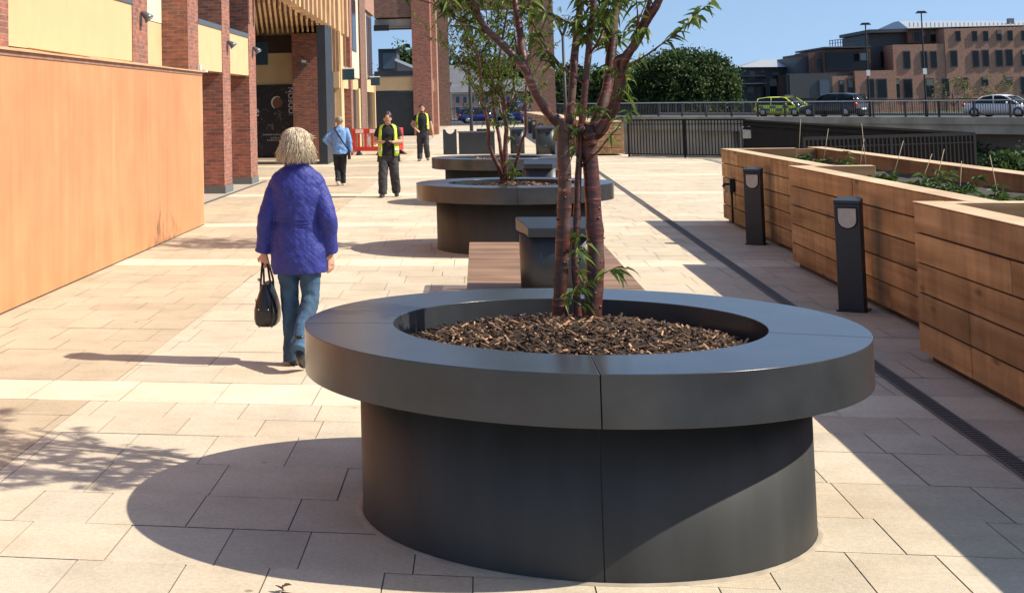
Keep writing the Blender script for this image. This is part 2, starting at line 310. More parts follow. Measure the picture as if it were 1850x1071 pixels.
# ------------------------------------------------------------------ helpers
def tag(o, label=None, cat=None, group=None, kind=None):
    if label: o['label'] = label
    if cat: o['category'] = cat
    if group: o['group'] = group
    if kind: o['kind'] = kind
    return o
def empty(name, loc=(0, 0, 0), rz=0):
    o = bpy.data.objects.new(name, None); COL.objects.link(o); o.location = loc; o.rotation_euler = (0, 0, rz); o.empty_display_size = .2
    return o
def copy_tree(o, parent=None):
    c = o.copy(); COL.objects.link(c); c.parent = parent
    for ch in list(o.children): copy_tree(ch, c)
    return c
class MB:
    """collects boxes, tubes and free faces; build() links them as one mesh object"""
    def __init__(s): s.v = []; s.f = []; s.c = []; s.mi = []; s.cur = 0; s.tone = 1.0; s.sm = []
    def add(s, vs, fs, smooth=False, tone=None):
        n = len(s.v); s.v += [tuple(v) for v in vs]
        tn = s.tone if tone is None else tone
        for f in fs: s.f.append([i+n for i in f]); s.c.append(tn); s.mi.append(s.cur); s.sm.append(smooth)
    def box(s, x0, y0, z0, x1, y1, z1, tone=None):
        vs = [(x, y, z) for z in (z0, z1) for y in (y0, y1) for x in (x0, x1)]
        s.add(vs, [(0, 2, 3, 1), (4, 5, 7, 6), (0, 1, 5, 4), (2, 6, 7, 3), (0, 4, 6, 2), (1, 3, 7, 5)], tone=tone)
    def hexa(s, p, tone=None):          # 4 bottom corners ccw then 4 top corners
        s.add(p, [(3, 2, 1, 0), (4, 5, 6, 7), (0, 1, 5, 4), (1, 2, 6, 5), (2, 3, 7, 6), (3, 0, 4, 7)], tone=tone)
    def prism(s, poly, a, b, axis='Y', smooth=False, tone=None):
        k = 'XYZ'.index(axis); n = len(poly)
        def mk(p, t):
            q = list(p); q.insert(k, t); return q
        vs = [mk(p, a) for p in poly]+[mk(p, b) for p in poly]
        s.add(vs, [list(range(n))[::-1], list(range(n, 2*n))], False, tone)
        n0 = len(s.v)-2*n
        for i in range(n):
            j = (i+1) % n; s.f.append([n0+i, n0+j, n0+n+j, n0+n+i]); s.c.append(s.tone if tone is None else tone); s.mi.append(s.cur); s.sm.append(smooth)
    def tube(s, pts, rad, n=10, ref=(1, 0, 0), smooth=True, tone=None):
        """lofted tube through pts; rad items are r or (a along ref, b across)"""
        pts = [Vector(p) for p in pts]; ref = Vector(ref); vs = []; L = len(pts)
        for i, p in enumerate(pts):
            d = (pts[min(i+1, L-1)]-pts[max(i-1, 0)])
            if d.length < 1e-9: d = Vector((0, 0, 1))
            d.normalize(); u = ref-d*ref.dot(d)
            if u.length < 1e-3: u = Vector((0, 1, 0))-d*d.y
            u.normalize(); v = d.cross(u); r = rad[i]; a, b = (r, r) if not isinstance(r, tuple) else r
            for k in range(n):
                t = 2*PI*k/n; vs.append(p+u*(a*math.cos(t))+v*(b*math.sin(t)))
        fs = [[i*n+k, i*n+(k+1) % n, (i+1)*n+(k+1) % n, (i+1)*n+k] for i in range(L-1) for k in range(n)]
        fs += [list(range(n))[::-1], [(L-1)*n+k for k in range(n)]]
        s.add(vs, fs, smooth, tone)
    def lathe(s, prof, c=(0, 0), n=48, a0=0, a1=2*PI, smooth=True):
        full = abs(a1-a0-2*PI) < 1e-6; cnt = n if full else n+1
        vs = []
        for r, z in prof:
            for k in range(cnt):
                t = a0+(a1-a0)*k/n; vs.append((c[0]+r*math.cos(t), c[1]+r*math.sin(t), z))
        fs = []
        for i in range(len(prof)-1):
            for k in range(n):
                k2 = (k+1) % cnt; fs.append([i*cnt+k, i*cnt+k2, (i+1)*cnt+k2, (i+1)*cnt+k])
        s.add(vs, fs, smooth)
    def ball(s, c, r, n=10, m=7, tone=None):
        c = Vector(c); r = r if isinstance(r, (tuple, list)) else (r, r, r)
        vs = [(c.x, c.y, c.z-r[2])]
        for i in range(1, m):
            p = -PI/2+PI*i/m
            for k in range(n):
                t = 2*PI*k/n; vs.append((c.x+r[0]*math.cos(p)*math.cos(t), c.y+r[1]*math.cos(p)*math.sin(t), c.z+r[2]*math.sin(p)))
        vs.append((c.x, c.y, c.z+r[2])); fs = [[0, 1+(k+1) % n, 1+k] for k in range(n)]
        for i in range(m-2):
            for k in range(n): fs.append([1+i*n+k, 1+i*n+(k+1) % n, 1+(i+1)*n+(k+1) % n, 1+(i+1)*n+k])
        l = len(vs)-1; b0 = 1+(m-2)*n; fs += [[b0+k, b0+(k+1) % n, l] for k in range(n)]
        s.add(vs, fs, True, tone)
    def mesh(s, name):
        me = bpy.data.meshes.new(name); me.from_pydata(s.v, [], s.f); me.update()
        me.polygons.foreach_set('use_smooth', s.sm); me.polygons.foreach_set('material_index', s.mi)
        if any(c != 1.0 for c in s.c):
            at_ = me.attributes.new('tone', 'FLOAT_COLOR', 'FACE'); buf = []
            for c in s.c:
                buf += ([c, c, c, 1] if not isinstance(c, tuple) else [*c, 1])
            at_.data.foreach_set('color', buf)
        else:
            at_ = me.attributes.new('tone', 'FLOAT_COLOR', 'FACE'); at_.data.foreach_set('color', [1.0]*(4*len(s.f)))
        return me
    def build(s, name, mat, parent=None, bevel=0, loc=None, fix=True):
        me = s.mesh(name)
        if fix and len(me.polygons) < 20000:
            b = bmesh.new(); b.from_mesh(me); bmesh.ops.recalc_face_normals(b, faces=b.faces); b.to_mesh(me); b.free()
        for mm in (mat if isinstance(mat, (list, tuple)) else [mat]): me.materials.append(mm)
        o = bpy.data.objects.new(name, me); COL.objects.link(o); o.parent = parent
        if loc: o.location = loc
        if bevel:
            md = o.modifiers.new('bevel', 'BEVEL'); md.width = bevel; md.segments = 2; md.limit_method = 'ANGLE'; md.angle_limit = R(40)
        return o
def bar(mb, p, q, wd, ht=None, ref=(0, 0, 1)):
    """square bar from p to q"""
    p, q = Vector(p), Vector(q); d = (q-p).normalized(); r = Vector(ref)
    if abs(d.dot(r)) > .95: r = Vector((1, 0, 0))
    s_ = d.cross(r).normalized(); u = s_.cross(d); a = wd/2; b = (ht or wd)/2
    mb.hexa([p-s_*a-u*b, q-s_*a-u*b, q+s_*a-u*b, p+s_*a-u*b, p-s_*a+u*b, q-s_*a+u*b, q+s_*a+u*b, p+s_*a+u*b])
def remeshed(mb, name, mat, parent, voxel, smooth=4, extra=None):
    """fuse overlapping closed volumes into one continuous skin"""
    o = mb.build('tmp_'+name, mat)
    md = o.modifiers.new('r', 'REMESH'); md.mode = 'VOXEL'; md.voxel_size = voxel; md.use_smooth_shade = True
    ms = o.modifiers.new('s', 'SMOOTH'); ms.iterations = smooth; ms.factor = .5
    if extra: extra(o)
    dg = bpy.context.evaluated_depsgraph_get(); me = bpy.data.meshes.new_from_object(o.evaluated_get(dg)); me.name = name
    bpy.data.objects.remove(o)
    me.materials.clear(); me.materials.append(mat); me.polygons.foreach_set('use_smooth', [True]*len(me.polygons))
    if 'tone' not in me.attributes:
        a = me.attributes.new('tone', 'FLOAT_COLOR', 'FACE'); a.data.foreach_set('color', [1.0]*(4*len(me.polygons)))
    p = bpy.data.objects.new(name, me); COL.objects.link(p); p.parent = parent
    return p
def wrinkle(size, strength):
    def f(o):
        tx = bpy.data.textures.new('fold', 'CLOUDS'); tx.noise_scale = size; tx.noise_depth = 2
        d = o.modifiers.new('d', 'DISPLACE'); d.texture = tx; d.strength = strength; d.mid_level = .5; d.texture_coords = 'LOCAL'
    return f
rnd = random.random
def ru(a, b): return a+(b-a)*random.random()
def leaf(mb, p, d, ln, wd, tone, droop=.25, fold=.3):
    """lanceolate leaf from p along d"""
    d = d.normalized(); s_ = d.cross(Vector((0, 0, 1)))
    if s_.length < .1: s_ = Vector((1, 0, 0))
    s_.normalize(); s_ = (Matrix.Rotation(ru(-.9, .9), 3, d) @ s_); nrm = s_.cross(d)
    q = [p, p+d*ln*.3+s_*wd*.5+nrm*fold*wd, p+d*ln*.3-Vector((0, 0, ln*droop*.1)), p+d*ln*.3-s_*wd*.5+nrm*fold*wd,
         p+d*ln*.68+s_*wd*.36+nrm*fold*wd*.6-Vector((0, 0, ln*droop*.45)), p+d*ln*.68-Vector((0, 0, ln*droop*.5)), p+d*ln*.68-s_*wd*.36+nrm*fold*wd*.6-Vector((0, 0, ln*droop*.45)),
         p+d*ln-Vector((0, 0, ln*droop))]
    mb.add(q, [(0, 2, 1), (0, 3, 2), (1, 2, 5, 4), (2, 3, 6, 5), (4, 5, 7), (5, 6, 7)], False, tone)
def card(mb, p, size, tone, asp=.6):
    a = Vector((ru(-1, 1), ru(-1, 1), ru(-1, 1))).normalized(); b = a.orthogonal().normalized(); b = Matrix.Rotation(ru(0, 6.28), 3, a) @ b
    a, b = a*size*.5, b*size*.5*asp
    mb.add([p-a, p-a*.2+b, p+a, p-a*.1-b], [(0, 1, 2, 3)], False, tone)

# ================================================================== SETTING
def poly_slab(name, poly, z0, z1, mat):
    mb = MB(); mb.prism([(x, y) for x, y in poly], z0, z1, 'Z'); return tag(mb.build(name, mat), kind='structure')
RIV = -4.6
mb = MB(); mb.add([(-900, -60, RIV), (900, -60, RIV), (900, 1500, RIV), (-900, 1500, RIV)], [(0, 1, 2, 3)])
tag(mb.build('ground', M['bank']), kind='structure')
poly_slab('promenade_base', [(-60, -12), (8.35, -12), (8.35, 46.4), (5.05, 49.1), (5.05, 60), (7.6, 126), (-60, 126)], RIV-.5, -0.0055, M['joint'])
poly_slab('street', [(-120, 126), (20, 126), (40, 175), (-120, 175)], RIV-.5, -0.05, M['asphalt'])
poly_slab('far_bank', [(-200, 175), (10, 175), (24, 142), (300, 142), (300, 900), (-200, 900)], RIV-.5, .15, M['bank'])
# pavers: courses across the promenade
mb = MB(); edges = [1.0]
near = [5.22, 5.72, 6.22, 6.72, 7.31, 7.94, 8.37, 8.81, 9.45]
y = 5.22
while y > 1.2: y -= random.choice([.44, .5, .6]); edges.append(y)
edges = sorted(edges+near); y = 9.45
bands = [(8.81, 9.45), (16.45, 17.15), (21.8, 22.42), (29.2, 29.9), (36.3, 37), (43.5, 44.2), (51, 51.7), (58.5, 59.2), (66, 66.7), (74, 74.7), (82, 82.7), (90, 90.7), (98, 98.7), (106, 106.7)]
bi = 1
while y < 125.4:
    h = random.choice([.44, .6, .5, .6])
    if bi < len(bands):
        b0, b1 = bands[bi]
        if y+h > b0-.25: edges.append(b0); edges.append(b1); y = b1; bi += 1; continue
    y += h; edges.append(y)
edges = sorted(set(round(e, 3) for e in edges)); G = .0045
for a, b in zip(edges[:-1], edges[1:]):
    if b-a < .1: continue
    isb = any(abs(a-q[0]) < .02 for q in bands)
    x = -9.3+ru(0, .5); xr = 8.2 if b < 46.2 else max(4.7, 8.2-(b-46.2)*1.25) if b < 60 else 4.7+(b-60)*.04
    L = .62 if isb else .46 if b-a < .52 else random.choice([.46, .62])
    brk = -2.495
    while x < xr:
        x2 = x+L*(random.choice([1, 1, 1, .75]))
        cuts = [(x, x2)]
        if x < brk < x2 and not isb: cuts = [(x, brk), (brk, x2)]
        for c0, c1 in cuts:
            if c1-c0 < .03: continue
            t = ru(.945, 1.05); wr = ru(-.02, .02)
            if isb: col = (1.20*t**.5, 1.22*t**.5, 1.21*t**.5)
            elif c1 <= brk+.001: col = (.88*t, .84*t, .79*t)
            else: col = (t*(1+wr), t, t*(1-wr))
            z = ru(-.0012, .0012)
            mb.add([(c0+G*.62, a+.002, z), (c1-G*.62, a+.002, z), (c1-G*.62, b-.002, z), (c0+G*.62, b-.002, z)], [(0, 1, 2, 3)], False, col)
        x = x2
tag(mb.build('paving', M['paver'], fix=False), kind='structure')
# slot drain
mb = MB()
def dx(y): return 2.6+(y-8)*.0165
mb.cur = 0; mb.add([(dx(3)-.055, 3, .004), (dx(3)+.055, 3, .004), (dx(46.5)+.055, 46.5, .004), (dx(46.5)-.055, 46.5, .004)], [(0, 1, 2, 3)])
mb.cur = 1
for o_ in (-.050, .050): bar(mb, (dx(3)+o_, 3, .006), (dx(46.5)+o_, 46.5, .006), .012, .006)
yy = 3.05
while yy < 26: mb.box(dx(yy)-.042, yy, .005, dx(yy)+.042, yy+.018, .009); yy += .045
tag(mb.build('drainage_channel', [pbr('slot_dark', (.085, .072, .062), .8), pbr('slot_metal', (.17, .15, .13), .6, .3)]), kind='structure')
# arcade threshold slab
mb = MB(); mb.add([(-6.3, 9, .006), (-5.32, 9, .006), (-5.32, 35.2, .006), (-6.3, 35.2, .006)], [(0, 1, 2, 3)])
tag(mb.build('arcade_paving', pbr('threshold_stone', (.42, .36, .29), .85, var=.1, vscale=2)), kind='structure')
mb = MB(); mb.box(-5.34, 9, -.1, -5.27, 35.2, .012); tag(mb.build('kerb_strip', pbr('dark_kerb', (.10, .10, .095), .8)), kind='structure')
# distant hills
mb = MB(); vs = []; fs = []; n = 40
for i in range(n+1):
    X = -420+i*23; h = 12+6*math.sin(i*.5)+4*math.sin(i*1.3+1)+(8 if X < 60 else 0)
    h *= .42; vs += [(X, 430, -2), (X, 520, h), (X, 700, h*.8)]
for i in range(n): fs += [(3*i, 3*i+3, 3*i+4, 3*i+1), (3*i+1, 3*i+4, 3*i+5, 3*i+2)]
mb.add(vs, fs, True); tag(mb.build('hills', pbr('wooded_hill', (.022, .038, .016), .95, var=.4, vscale=.05)), kind='structure')

# ================================================================== ROUND PLANTERS
RO, RI, RB, ZT, ZB = 1.237, .825, .986, .843, .642
def planter(root):
    prof = [(RI, ZT-.16), (RI, ZT), (RO, ZT), (RO, ZB), (RB-.04, ZB)]
    seams = [R(-89.6), R(-15), R(86), R(184), R(270.4)]
    for a, b in zip(seams[:-1], seams[1:]):
        mb = MB(); g = .0013; a0, a1 = a+g, b-g; n = max(12, int((a1-a0)/R(1.5)))
        vs = []
        for r, z in prof:
            for k in range(n+1):
                t = a0+(a1-a0)*k/n; vs.append((r*math.cos(t), r*math.sin(t), z))
        K = n+1; P = len(prof); fs = []
        for i in range(P-1):
            for k in range(n): fs.append([i*K+k, i*K+k+1, (i+1)*K+k+1, (i+1)*K+k])
        fs += [[i*K for i in range(P)], [i*K+n for i in range(P)][::-1]]
        mb.add(vs, fs, False); o = mb.build('rim_segment', M['rimcoat'], root)
        bm_ = o.modifiers.new('bevel', 'BEVEL'); bm_.width = .0035; bm_.segments = 2; bm_.limit_method = 'ANGLE'; bm_.angle_limit = R(40)
        for p in o.data.polygons: p.use_smooth = True
        wn = o.modifiers.new('wn', 'WEIGHTED_NORMAL'); wn.keep_sharp = True
    for a, b in ((R(-89), R(91)), (R(91), R(271))):
        mb = MB(); g = .0025; mb.lathe([(RB-.03, ZB-.004), (RB, ZB-.004), (RB, .0)], n=72, a0=a+g, a1=b-g)
        mb.build('base_shell', M['planter'], root)
    mb = MB(); mb.lathe([(RI+.004, ZT-.02), (RI+.004, .25)], n=72); mb.build('liner', M['planter'], root)
    mb = MB(); mb.lathe([(RB-.012, .62), (RB-.012, .0)], n=72); mb.build('inner_core', M['black'], root)
    mb = MB(); mb.lathe([(RB+.002, .008), (RB+.018, .006), (RB+.022, .0)], n=72); mb.build('bedding_ring', M['bedding'], root)
spots = [((.41, 6.677, 0), 'nearest round dark grey planter seat with thick multi-stemmed cherry tree and wide overhanging rim'),
         ((.43, 18.44, 0), 'middle round dark grey planter with the slender fine-stemmed tree, behind the wooden slatted bench'),
         ((.35, 27.2, 0), 'farthest round dark grey planter, partly hidden behind the middle planter')]
p0 = None
for loc, lab in spots:
    if p0 is None: p0 = empty('round_planter', loc); planter(p0); o = p0
    else: o = copy_tree(p0); o.location = loc
    tag(o, lab, 'planter', 'round planters along the promenade')
def mulch_h(r, cz=.825, drop=.115): return cz-drop*(r/RI)**2
def mulch(c, nchip, lab, big=1.0):
    mb = MB(); n, rr = 56, 14; vs = [(0, 0, mulch_h(0))]; fs = []
    for i in range(1, rr+1):
        r = (RI+.002)*i/rr
        for k in range(n): t = 2*PI*k/n; vs.append((r*math.cos(t), r*math.sin(t), mulch_h(r)+ru(-.012, .012)))
    fs = [[0, 1+k, 1+(k+1) % n] for k in range(n)]
    for i in range(rr-1):
        for k in range(n): a = 1+i*n; fs.append([a+k, a+n+k, a+n+(k+1) % n, a+(k+1) % n])
    mb.cur = 0; mb.add(vs, fs, True); mb.cur = 1
    for i in range(nchip):
        r = RI*.985*math.sqrt(rnd()); t = ru(0, 2*PI); p = Vector((r*math.cos(t), r*math.sin(t), mulch_h(r)+ru(0, .022)))
        L = ru(.015, .07)*big*(1.7 if rnd() < .07 else 1); W = ru(.004, .012)*big; H = ru(.002, .006)*big
        a = ru(0, PI); d = Vector((math.cos(a), math.sin(a), ru(-.55, .55))).normalized(); q = p+d*L*.5; p = p-d*L*.5
        if math.hypot(q.x, q.y) > RI*.99 or math.hypot(p.x, p.y) > RI*.99: continue
        k = rnd(); base = ru(.05, .28) if k < .76 else ru(.4, 1.0) if k < .92 else ru(1.1, 1.9)
        mb.tone = (base*ru(.95, 1.1), base*ru(.9, 1.02), base*ru(.8, 1.0)); bar(mb, p, q, W, H)
        mb.tone = 1.0
    o = mb.build('wood_chip_mulch', [M['mulch'], M['chips']], None, loc=c, fix=False)
    return tag(o, lab, 'mulch', kind='stuff')
mulch((.41, 6.677, 0), 5200, 'brown wood chip mulch heaped inside the nearest planter')
mulch((.43, 18.44, 0), 900, 'brown wood chip mulch inside the middle planter', 1.5)
mulch((.35, 27.2, 0), 500, 'brown wood chip mulch inside the farthest planter', 1.8)

# ================================================================== CHERRY TREES
def lerp_(a, b, t): return a*(1-t)+b*t
def sprout(mb, p, d, n, ln, wd):
    for i in range(n):
        t = i/max(1, n-1); a = ru(0, 2*PI); q = p+d*(t*ln*.9)
        dd = (d*ru(.1, .6)+Vector((math.cos(a), math.sin(a), ru(-.9, .25)))).normalized()
        leaf(mb, q, dd, ln*ru(.7, 1.15), wd*ru(.8, 1.15), ru(0, 1)**1.1, droop=ru(.2, .65))
def grow(mt, ml, p, d, r, L, depth, S):
    """random continuation of a branch: S = dict(leaf size, twig count)"""
    pts = [p]; rad = [r]; seg = 5; dd = d.copy()
    for i in range(seg):
        dd = (dd+Vector((ru(-.2, .2), ru(-.2, .2), ru(-.06, .22)))).normalized(); pts.append(pts[-1]+dd*L/seg); rad.append(r*(1-.7*(i+1)/seg))
    mt.tube(pts, [max(.0016, q) for q in rad], 6 if r > .01 else 4)
    for i in range(1, seg+1):
        if rnd() < S['lf']: sprout(ml, pts[i], (pts[i]-pts[i-1]).normalized(), random.randint(4, 8), S['ln'], S['wd'])
        if depth > 0 and rnd() < S['br']:
            a = ru(0, 2*PI); nd = (dd*.6+Vector((math.cos(a), math.sin(a), ru(-.1, .6)))*.8).normalized()
            grow(mt, ml, pts[i], nd, max(.003, rad[i]*.55), L*ru(.45, .7), depth-1, S)
def stem(mt, pxs, Y, r0, r1, dy=0.0, lift=0.0):
    P = []; n = len(pxs)
    for i, q in enumerate(pxs):
        p = at(q[0], q[1], Y+dy*i/(n-1)); P.append(p)
    out = []; rad = []
    for i in range(n-1):                                  # smooth (Catmull-Rom)
        a, b, c, d = P[max(0, i-1)], P[i], P[i+1], P[min(n-1, i+2)]
        for k in range(4):
            t = k/4; out.append(.5*((2*b)+(c-a)*t+(2*a-5*b+4*c-d)*t*t+(3*b-a-3*c+d)*t**3)); u = (i+t)/(n-1); rad.append((r0+(r1-r0)*u)*ru(.90, 1.10))
    out.append(P[-1]); rad.append(r1)
    mt.tube(out, rad, 12); return out, rad
# --- near tree
TY = 6.95
mt, ml = MB(), MB(); S = dict(ln=.075, wd=.020, lf=.6, br=.42)
tr = empty('cherry_tree', (at(1045, 565, TY).x, TY, .78))
A1 = stem(mt, [(1011, 585), (1012, 530), (1016, 450), (1019, 380), (1020, 330), (1018, 280), (1015, 235), (1000, 212)], TY, .035, .027, -.05)
A2 = stem(mt, [(1006, 222), (985, 198), (965, 165), (946, 122), (908, 82), (872, 45), (856, 0), (838, -60), (822, -130)], TY-.05, .024, .012, -.25)
A3 = stem(mt, [(950, 130), (944, 95), (938, 50), (930, 0), (924, -70), (930, -150)], TY-.12, .022, .012, .2)
B1 = stem(mt, [(1046, 592), (1041, 520), (1038, 460), (1042, 400), (1044, 330), (1047, 280), (1050, 235), (1056, 170), (1063, 100), (1068, 50), (1073, 0), (1076, -90), (1084, -190)], TY-.02, .018, .014, .1)
B2 = stem(mt, [(1024, 250), (1029, 215), (1035, 150), (1038, 100), (1044, 50), (1048, 0), (1046, -80), (1036, -170)], TY+.04, .023, .014, .25)
B3 = stem(mt, [(1016, 245), (1030, 236), (1045, 232), (1062, 240)], TY+.02, .026, .024)
C0 = stem(mt, [(1070, 588), (1073, 520), (1076, 450), (1072, 380), (1068, 310), (1064, 262), (1068, 225)], TY+.03, .043, .036, .0)
C1 = stem(mt, [(1062, 245), (1076, 222), (1090, 185), (1099, 150), (1103, 110), (1107, 70), (1110, 30), (1119, 0), (1126, -70), (1140, -170)], TY+.03, .030, .017, .3)
C2 = stem(mt, [(1104, 75), (1096, 50), (1084, 34), (1072, 5), (1064, -60)], TY+.2, .02, .012, .1)
D1 = stem(mt, [(1062, 255), (1084, 236), (1104, 203), (1118, 165), (1124, 130), (1130, 105), (1150, 76), (1168, 40), (1191, 0), (1222, -70), (1250, -150)], TY+.02, .029, .016, -.3)
D2 = stem(mt, [(1122, 140), (1112, 112), (1134, 96), (1150, 70), (1163, 35), (1176, -10), (1180, -90)], TY-.1, .016, .009, -.1)
base_flare = [((1011, 590), .036)]
for (px, r_) in base_flare:
    p = at(px[0], px[1], TY); mt.tube([p+Vector((0, 0, -.10)), p+Vector((0, 0, .02)), p+Vector((0, 0, .10))], [r_*1.25, r_*.98, r_*.74], 14)
for st, dep, cnt in ((A2, 2, 8), (A3, 2, 4), (B1, 2, 4), (B2, 2, 4), (C1, 2, 5), (D1, 2, 3), (D2, 1, 3), (C2, 1, 2)):
    pts, rad = st; lo = int(len(pts)*.36) if st is not A2 else int(len(pts)*.42)
    for i in range(cnt):
        k = random.randint(lo, len(pts)-2); a = ru(0, 2*PI); ax = (pts[k+1]-pts[k]).normalized()
        d = (ax*.5+Vector((math.cos(a), math.sin(a), ru(-.02, .5)))).normalized()
        grow(mt, ml, pts[k], d, min(.008, rad[k]*.5), ru(.16, .42), dep-1, S)
    e = pts[-1]; d = (pts[-1]-pts[-4]).normalized()
    for j in range(3): grow(mt, ml, e, (d+Vector((ru(-.5, .5), ru(-.5, .5), ru(-.1, .3)))).normalized(), rad[-1]*.8, ru(.5, 1.0), 2, dict(S, br=.4))
    for j in range(int(cnt*.8)):
        k = random.randint(int(lo*1.1), len(pts)-1); a = ru(0, 2*PI)
        sprout(ml, pts[k], Vector((math.cos(a), math.sin(a), ru(-.2, .5))).normalized(), random.randint(4, 8), .068, .018)
for (x, y_, r_) in ((1066, 244, .034), (1078, 230, .024), (1068, 256, .036), (1016, 238, .027)):
    mt.ball(at(x, y_, TY+ru(-.02, .03)), (r_*ru(.8, 1.1), r_, r_*ru(.7, 1.1)), 10, 7)
# low sprouts on the stems
for (x, y_, n) in ((1049, 432, 9), (1044, 450, 6), (1052, 470, 7), (1046, 490, 6), (1050, 522, 9), (1030, 545, 8), (1022, 528, 7), (1044, 556, 5), (1056, 535, 6), (1080, 192, 9), (1070, 212, 8), (1090, 212, 6), (1062, 196, 6), (1004, 225, 4), (1047, 446, 7), (1042, 528, 7), (1091, 488, 5), (1040, 210, 5), (1132, 118, 9), (1128, 140, 9), (1134, 150, 8), (1120, 135, 7), (1140, 180, 6), (1118, 180, 5)):
    p = at(x, y_, TY-.06); sprout(ml, p, Vector((ru(-.5, .5), -.4, ru(-.1, .6))).normalized(), max(3, int(n*.85)), .068, .018)
p = at(1086, 494, TY-.03); q = at(1102, 488, TY-.08); mt.tube([p, (p+q)/2+Vector((0, 0, -.004)), q], [.004, .003, .002], 5); sprout(ml, q, Vector((.7, -.3, .1)).normalized(), 8, .085, .019)
for pts, rad, cnt in ((C0[0], C0[1], 46), (A1[0], A1[1], 40), (B1[0][:24], B1[1], 14), (C1[0], C1[1], 22), (D1[0], D1[1], 22), (A2[0], A2[1], 18)):
    for i in range(cnt):                                  # knots and peeling flakes
        k = random.randint(0, len(pts)-2); p = lerp_(pts[k], pts[k+1], rnd()); a = ru(0, 2*PI); r = rad[k]; o_ = Vector((math.cos(a), math.sin(a), 0))
        if rnd() < .35: mt.ball(p+o_*r*.9, (r*.25, r*.25, r*.22), 6, 4)
        else:
            tg = Vector((-o_.y, o_.x, 0)); q = p+o_*r*1.02; w_ = r*ru(.3, .6); h_ = ru(.002, .008)
            mt.add([q-tg*w_*.5, q+tg*w_*.5+o_*ru(.001, .006), q+tg*w_*.45+o_*ru(.002, .008)+Vector((0, 0, h_)), q-tg*w_*.5+Vector((0, 0, h_))], [(0, 1, 2, 3)], False, 3.2)
def shift(mb, o):
    l = o.location; mb.v = [(x-l.x, y-l.y, z-l.z) for x, y, z in mb.v]
shift(mt, tr); shift(ml, tr)
mt.build('trunk', M['bark'], tr, fix=False); ml.build('crown', M['cherryleaf'], tr, fix=False)
tag(tr, 'near cherry tree with glossy mahogany red stems growing from the nearest round planter', 'tree', 'trees in the round planters')
# --- second tree
TY2 = 18.62; mt, ml = MB(), MB(); S2 = dict(ln=.066, wd=.018, lf=.7, br=.5)
tr = empty('cherry_tree', (at(910, 322, TY2).x, TY2, .78)); sts = []
for pxs, r0, r1, dy in (([(908, 330), (903, 307), (891, 283), (883, 258), (883, 240), (879, 211), (872, 182), (868, 141), (864, 100), (852, 82), (840, 55), (832, 20), (826, -40)], .042, .013, -.4),
                        ([(866, 118), (872, 92), (884, 70), (888, 30), (884, -30)], .016, .009, .1),
                        ([(909, 330), (909, 305), (905, 275), (901, 244), (895, 215), (891, 186), (889, 162), (891, 131), (896, 80), (900, 30), (903, -60)], .040, .012, .3),
                        ([(912, 330), (913, 301), (913, 264), (915, 231), (911, 207), (913, 188), (907, 162), (901, 120), (908, 70), (918, 10), (926, -60)], .052, .013, .0),
                        ([(918, 330), (928, 307), (936, 281), (944, 252), (950, 236), (949, 192), (950, 162), (956, 110), (962, 60), (960, 0), (966, -60)], .032, .011, -.5),
                        ([(872, 184), (858, 166), (846, 141), (839, 124), (838, 90), (842, 60)], .014, .006, -.2),
                        ([(914, 206), (924, 182), (928, 162), (932, 120), (940, 60), (944, 0), (950, -60)], .024, .010, .4),
                        ([(914, 225), (906, 205), (900, 180), (880, 140), (876, 100), (880, 40), (870, -40)], .02, .009, .7)):
    sts.append(stem(mt, pxs, TY2, r0*.72, r1*.72, dy))
for pts, rad in sts:
    lo = int(len(pts)*.42)
    for i in range(9):
        k = random.randint(lo, len(pts)-2); a = ru(0, 2*PI); ax = (pts[k+1]-pts[k]).normalized()
        grow(mt, ml, pts[k], (ax*.5+Vector((math.cos(a), math.sin(a), ru(-.2, .6)))*.9).normalized(), min(.010, rad[k]*.5), ru(.3, .7), 1, S2)
    e = pts[-1]
    for j in range(3): grow(mt, ml, e, Vector((ru(-.5, .5), ru(-.5, .5), .8)).normalized(), rad[-1]*.8, ru(.4, .75), 2, S2)
for i in range(130):
    pts, rad = random.choice(sts); k = random.randint(int(len(pts)*.35), len(pts)-1); a = ru(0, 2*PI)
    sprout(ml, pts[k]+Vector((ru(-.18, .18), ru(-.2, .2), ru(-.1, .1))), Vector((math.cos(a), math.sin(a), .2)).normalized(), 6, .09, .024)
for (x, y_) in ((921, 305), (925, 312), (918, 318), (930, 318), (915, 296), (896, 225), (905, 230), (930, 150), (938, 155), (926, 168), (900, 150)): sprout(ml, at(x, y_, TY2-.1), Vector((.2, -.5, .4)).normalized(), 8, .09, .024)
shift(mt, tr); shift(ml, tr); mt.build('trunk', M['bark'], tr, fix=False); ml.build('crown', M['cherryleaf'], tr, fix=False)
tag(tr, 'farther cherry tree with many slender stems and fine leaves in the middle planter', 'tree', 'trees in the round planters')

# ================================================================== BENCH AND BINS
def bench(loc, W, L, lab, group=None):
    t = empty('slatted_bench', loc); mb = MB(); y = 0; 
    while y < L-.05:
        tn = ru(.70, 1.12); mb.box(-W/2, y, .405, W/2, y+.078, .445, (tn, tn*ru(.97, 1.02), tn*ru(.95, 1.03))); y += .096
    mb.build('seat', M['bench'], t, .003)
    mb = MB(); mb.box(-W/2+.006, -.024, .335, W/2-.006, -.004, .440, (.75, .7, .68)); mb.build('end_board', M['bench'], t, .002); mb = MB(); mb.box(-W/2+.006, L, .335, W/2-.006, L+.022, .440, (.75, .7, .68)); mb.build('end_board', M['bench'], t, .002)
    mb = MB()
    for x in (-W/2+.05, W/2-.05): mb.box(x-.03, .02, .34, x+.03, L-.02, .40)
    mb.build('frame', M['navy'], t)
    for y in (.25, L/2, L-.3):
        mb = MB(); mb.box(-W/2+.12, y-.03, 0, W/2-.12, y+.03, .338); mb.build('leg', M['navy'], t)
    return tag(t, lab, 'bench', group)
